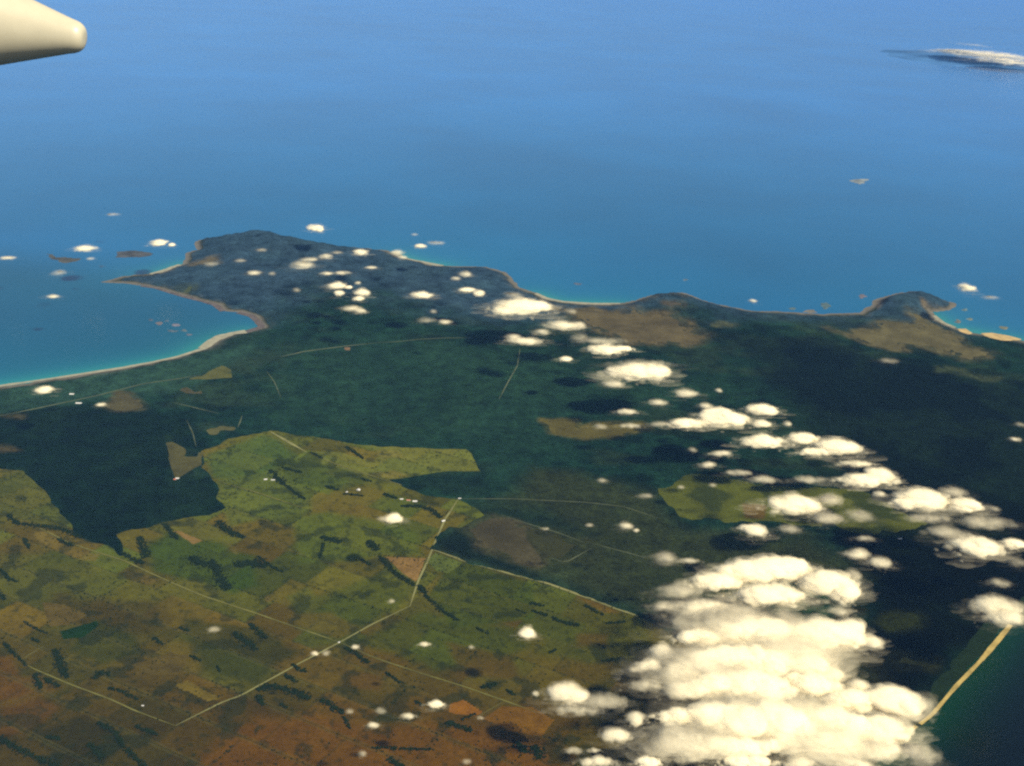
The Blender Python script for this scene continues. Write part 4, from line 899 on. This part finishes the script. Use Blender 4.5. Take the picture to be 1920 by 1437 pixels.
 (1400, 1292, 210, 44, 1, 'brightest wide mass in the middle of the bank', BANK, (1440, 1305, 120, 34), (1330, 1290, 80, 34)), (1290, 1300, 90, 36, 2, 'soft cream lobe left of the brightest mass', BANK), (1530, 1290, 100, 34, 1, 'long slope right of the brightest mass', BANK, (1500, 1278, 60, 20)), (1605, 1290, 44, 24, 2, 'small knob on the right slope of the bank', BANK),
 (1590, 1320, 110, 34, 1, 'bright lobe at the right of the bank', BANK), (1660, 1320, 90, 40, 1, 'big rounded lobe nearest the golden beach', BANK, (1690, 1328, 60, 44)), (1728, 1330, 36, 46, 3, 'thin grey edge beside the golden beach', BANK), (1210, 1290, 80, 20, 3, 'grey veil left of the cream lobe', BANK),
 (1420, 1360, 240, 56, 1, 'largest brilliant white cloud at the bottom of the bank', BANK, (1340, 1350, 120, 40), (1470, 1370, 130, 54)), (1270, 1348, 110, 24, 1, 'pointed left end of the largest white cloud', BANK), (1560, 1358, 110, 40, 1, 'white cloud right of the largest one', BANK, (1600, 1370, 70, 40)), (1655, 1375, 100, 44, 1, 'cream cloud between the largest one and the inlet', BANK),
 (1400, 1405, 190, 30, 1, 'shaded lower edge under the largest white cloud', BANK), (1560, 1400, 130, 34, 1, 'low cream cloud right of centre at the bottom', BANK), (1650, 1412, 110, 34, 2, 'soft low cloud beside the dark inlet', BANK), (1722, 1418, 60, 36, 3, 'thin grey cloud over the dark inlet', BANK), (1400, 1432, 110, 22, 1, 'round lobes on the bottom edge under the largest cloud', BANK), (1500, 1436, 80, 20, 2, 'cloud on the bottom edge right of the round lobes', BANK), (1600, 1438, 90, 20, 2, 'low cloud on the bottom edge near the inlet', BANK),
 (1300, 1395, 90, 24, 2, 'grey puffs under the left end of the largest cloud', BANK), (1290, 1428, 70, 16, 3, 'faint grey cloud on the bottom edge', BANK), (1705, 1345, 40, 22, 3, 'small grey wisp just above the last bit of beach', BANK),
]
for c in CL:
    cloud(*c[:6], extra=c[7:], group=c[6], base_z=700. if c[1] < 110 else 1000.)

# ------------------------------------------------------------------ the aircraft's fairing
def fairing():
    dist = 14.0
    def at(px, py):
        d_ = rays(px, py); d_ = d_ / np.linalg.norm(d_); return np.array([0, 0, ALT]) + d_ * dist / (-(d_ @ CR[:, 2]))
    p0, p1 = at(-320.0, 0.0), at(150.0, 71.0)
    ax = (p1 - p0); L = np.linalg.norm(ax); ax /= L
    mpp = dist / FPX
    up = CR[:, 1] - ax * (CR[:, 1] @ ax); up /= np.linalg.norm(up)
    sd2 = np.cross(ax, up)
    prof = [(-1.2, .30), (-1.0, .62), (-.7, .86), (-.3, .92)]
    prof = [(-1.15, .02), (-1.1, .35), (-.9, .66), (-.5, .80)]
    # stations as px along the axis from the tip, radius in px
    st = [(-620, 4), (-600, 60), (-540, 105), (-460, 128), (-380, 134), (-300, 126), (-220, 106), (-150, 73.5), (-75, 50), (-20, 33), (-8, 30), (-2, 27.5), (3, 24), (6.5, 20), (8.6, 15), (9.2, 9), (9.3, .2)]
    n = 64
    V = []
    for s_, r_ in st:
        for k in range(n):
            a = 2 * math.pi * k / n
            V.append(p1 + ax * s_ * mpp + (up * math.cos(a) * r_ + sd2 * math.sin(a) * r_ * .8) * mpp)
    m = len(st)
    F = [[i * n + k, i * n + (k + 1) % n, (i + 1) * n + (k + 1) % n, (i + 1) * n + k] for i in range(m - 1) for k in range(n)]
    mt, nt, out = mat_new('painted_metal')
    b = N(nt, 'ShaderNodeBsdfPrincipled', i_Roughness=.38)
    rgb = N(nt, 'ShaderNodeRGB'); rgb.outputs[0].default_value = (.56, .51, .37, 1)
    c = noise_mult(nt, rgb.outputs[0], .3, .94, 1.05)
    nt.links.new(c, b.inputs['Base Color']); nt.links.new(b.outputs[0], out.inputs[0])
    tag(mesh_obj('wing_fairing', V, F, mt, loc=p1), 'cream white tapered aircraft fairing with a blunt rounded tip', 'aircraft fairing')
fairing()

# ------------------------------------------------------------------ haze
def box(name, lo, hi, mat):
    x0, y0, z0 = lo; x1, y1, z1 = hi
    V = [(x0, y0, z0), (x1, y0, z0), (x1, y1, z0), (x0, y1, z0), (x0, y0, z1), (x1, y0, z1), (x1, y1, z1), (x0, y1, z1)]
    F = [[0, 3, 2, 1], [4, 5, 6, 7], [0, 1, 5, 4], [1, 2, 6, 5], [2, 3, 7, 6], [3, 0, 4, 7]]
    return mesh_obj(name, V, F, mat, smooth=False)
mh, nt, out = mat_new('haze_air')
pv = N(nt, 'ShaderNodeVolumePrincipled')
pv.inputs['Color'].default_value = (.20, .48, 1.0, 1)
pv.inputs['Density'].default_value = 2.1e-6
pv.inputs['Anisotropy'].default_value = -0.25
nt.links.new(pv.outputs[0], out.inputs['Volume'])
hz = box('haze', (-430000, -40000, -40), (430000, 430000, ALT + 60), mh)
tag(hz, 'thin blue haze filling the air between the aircraft and the sea', 'haze', kind='stuff')
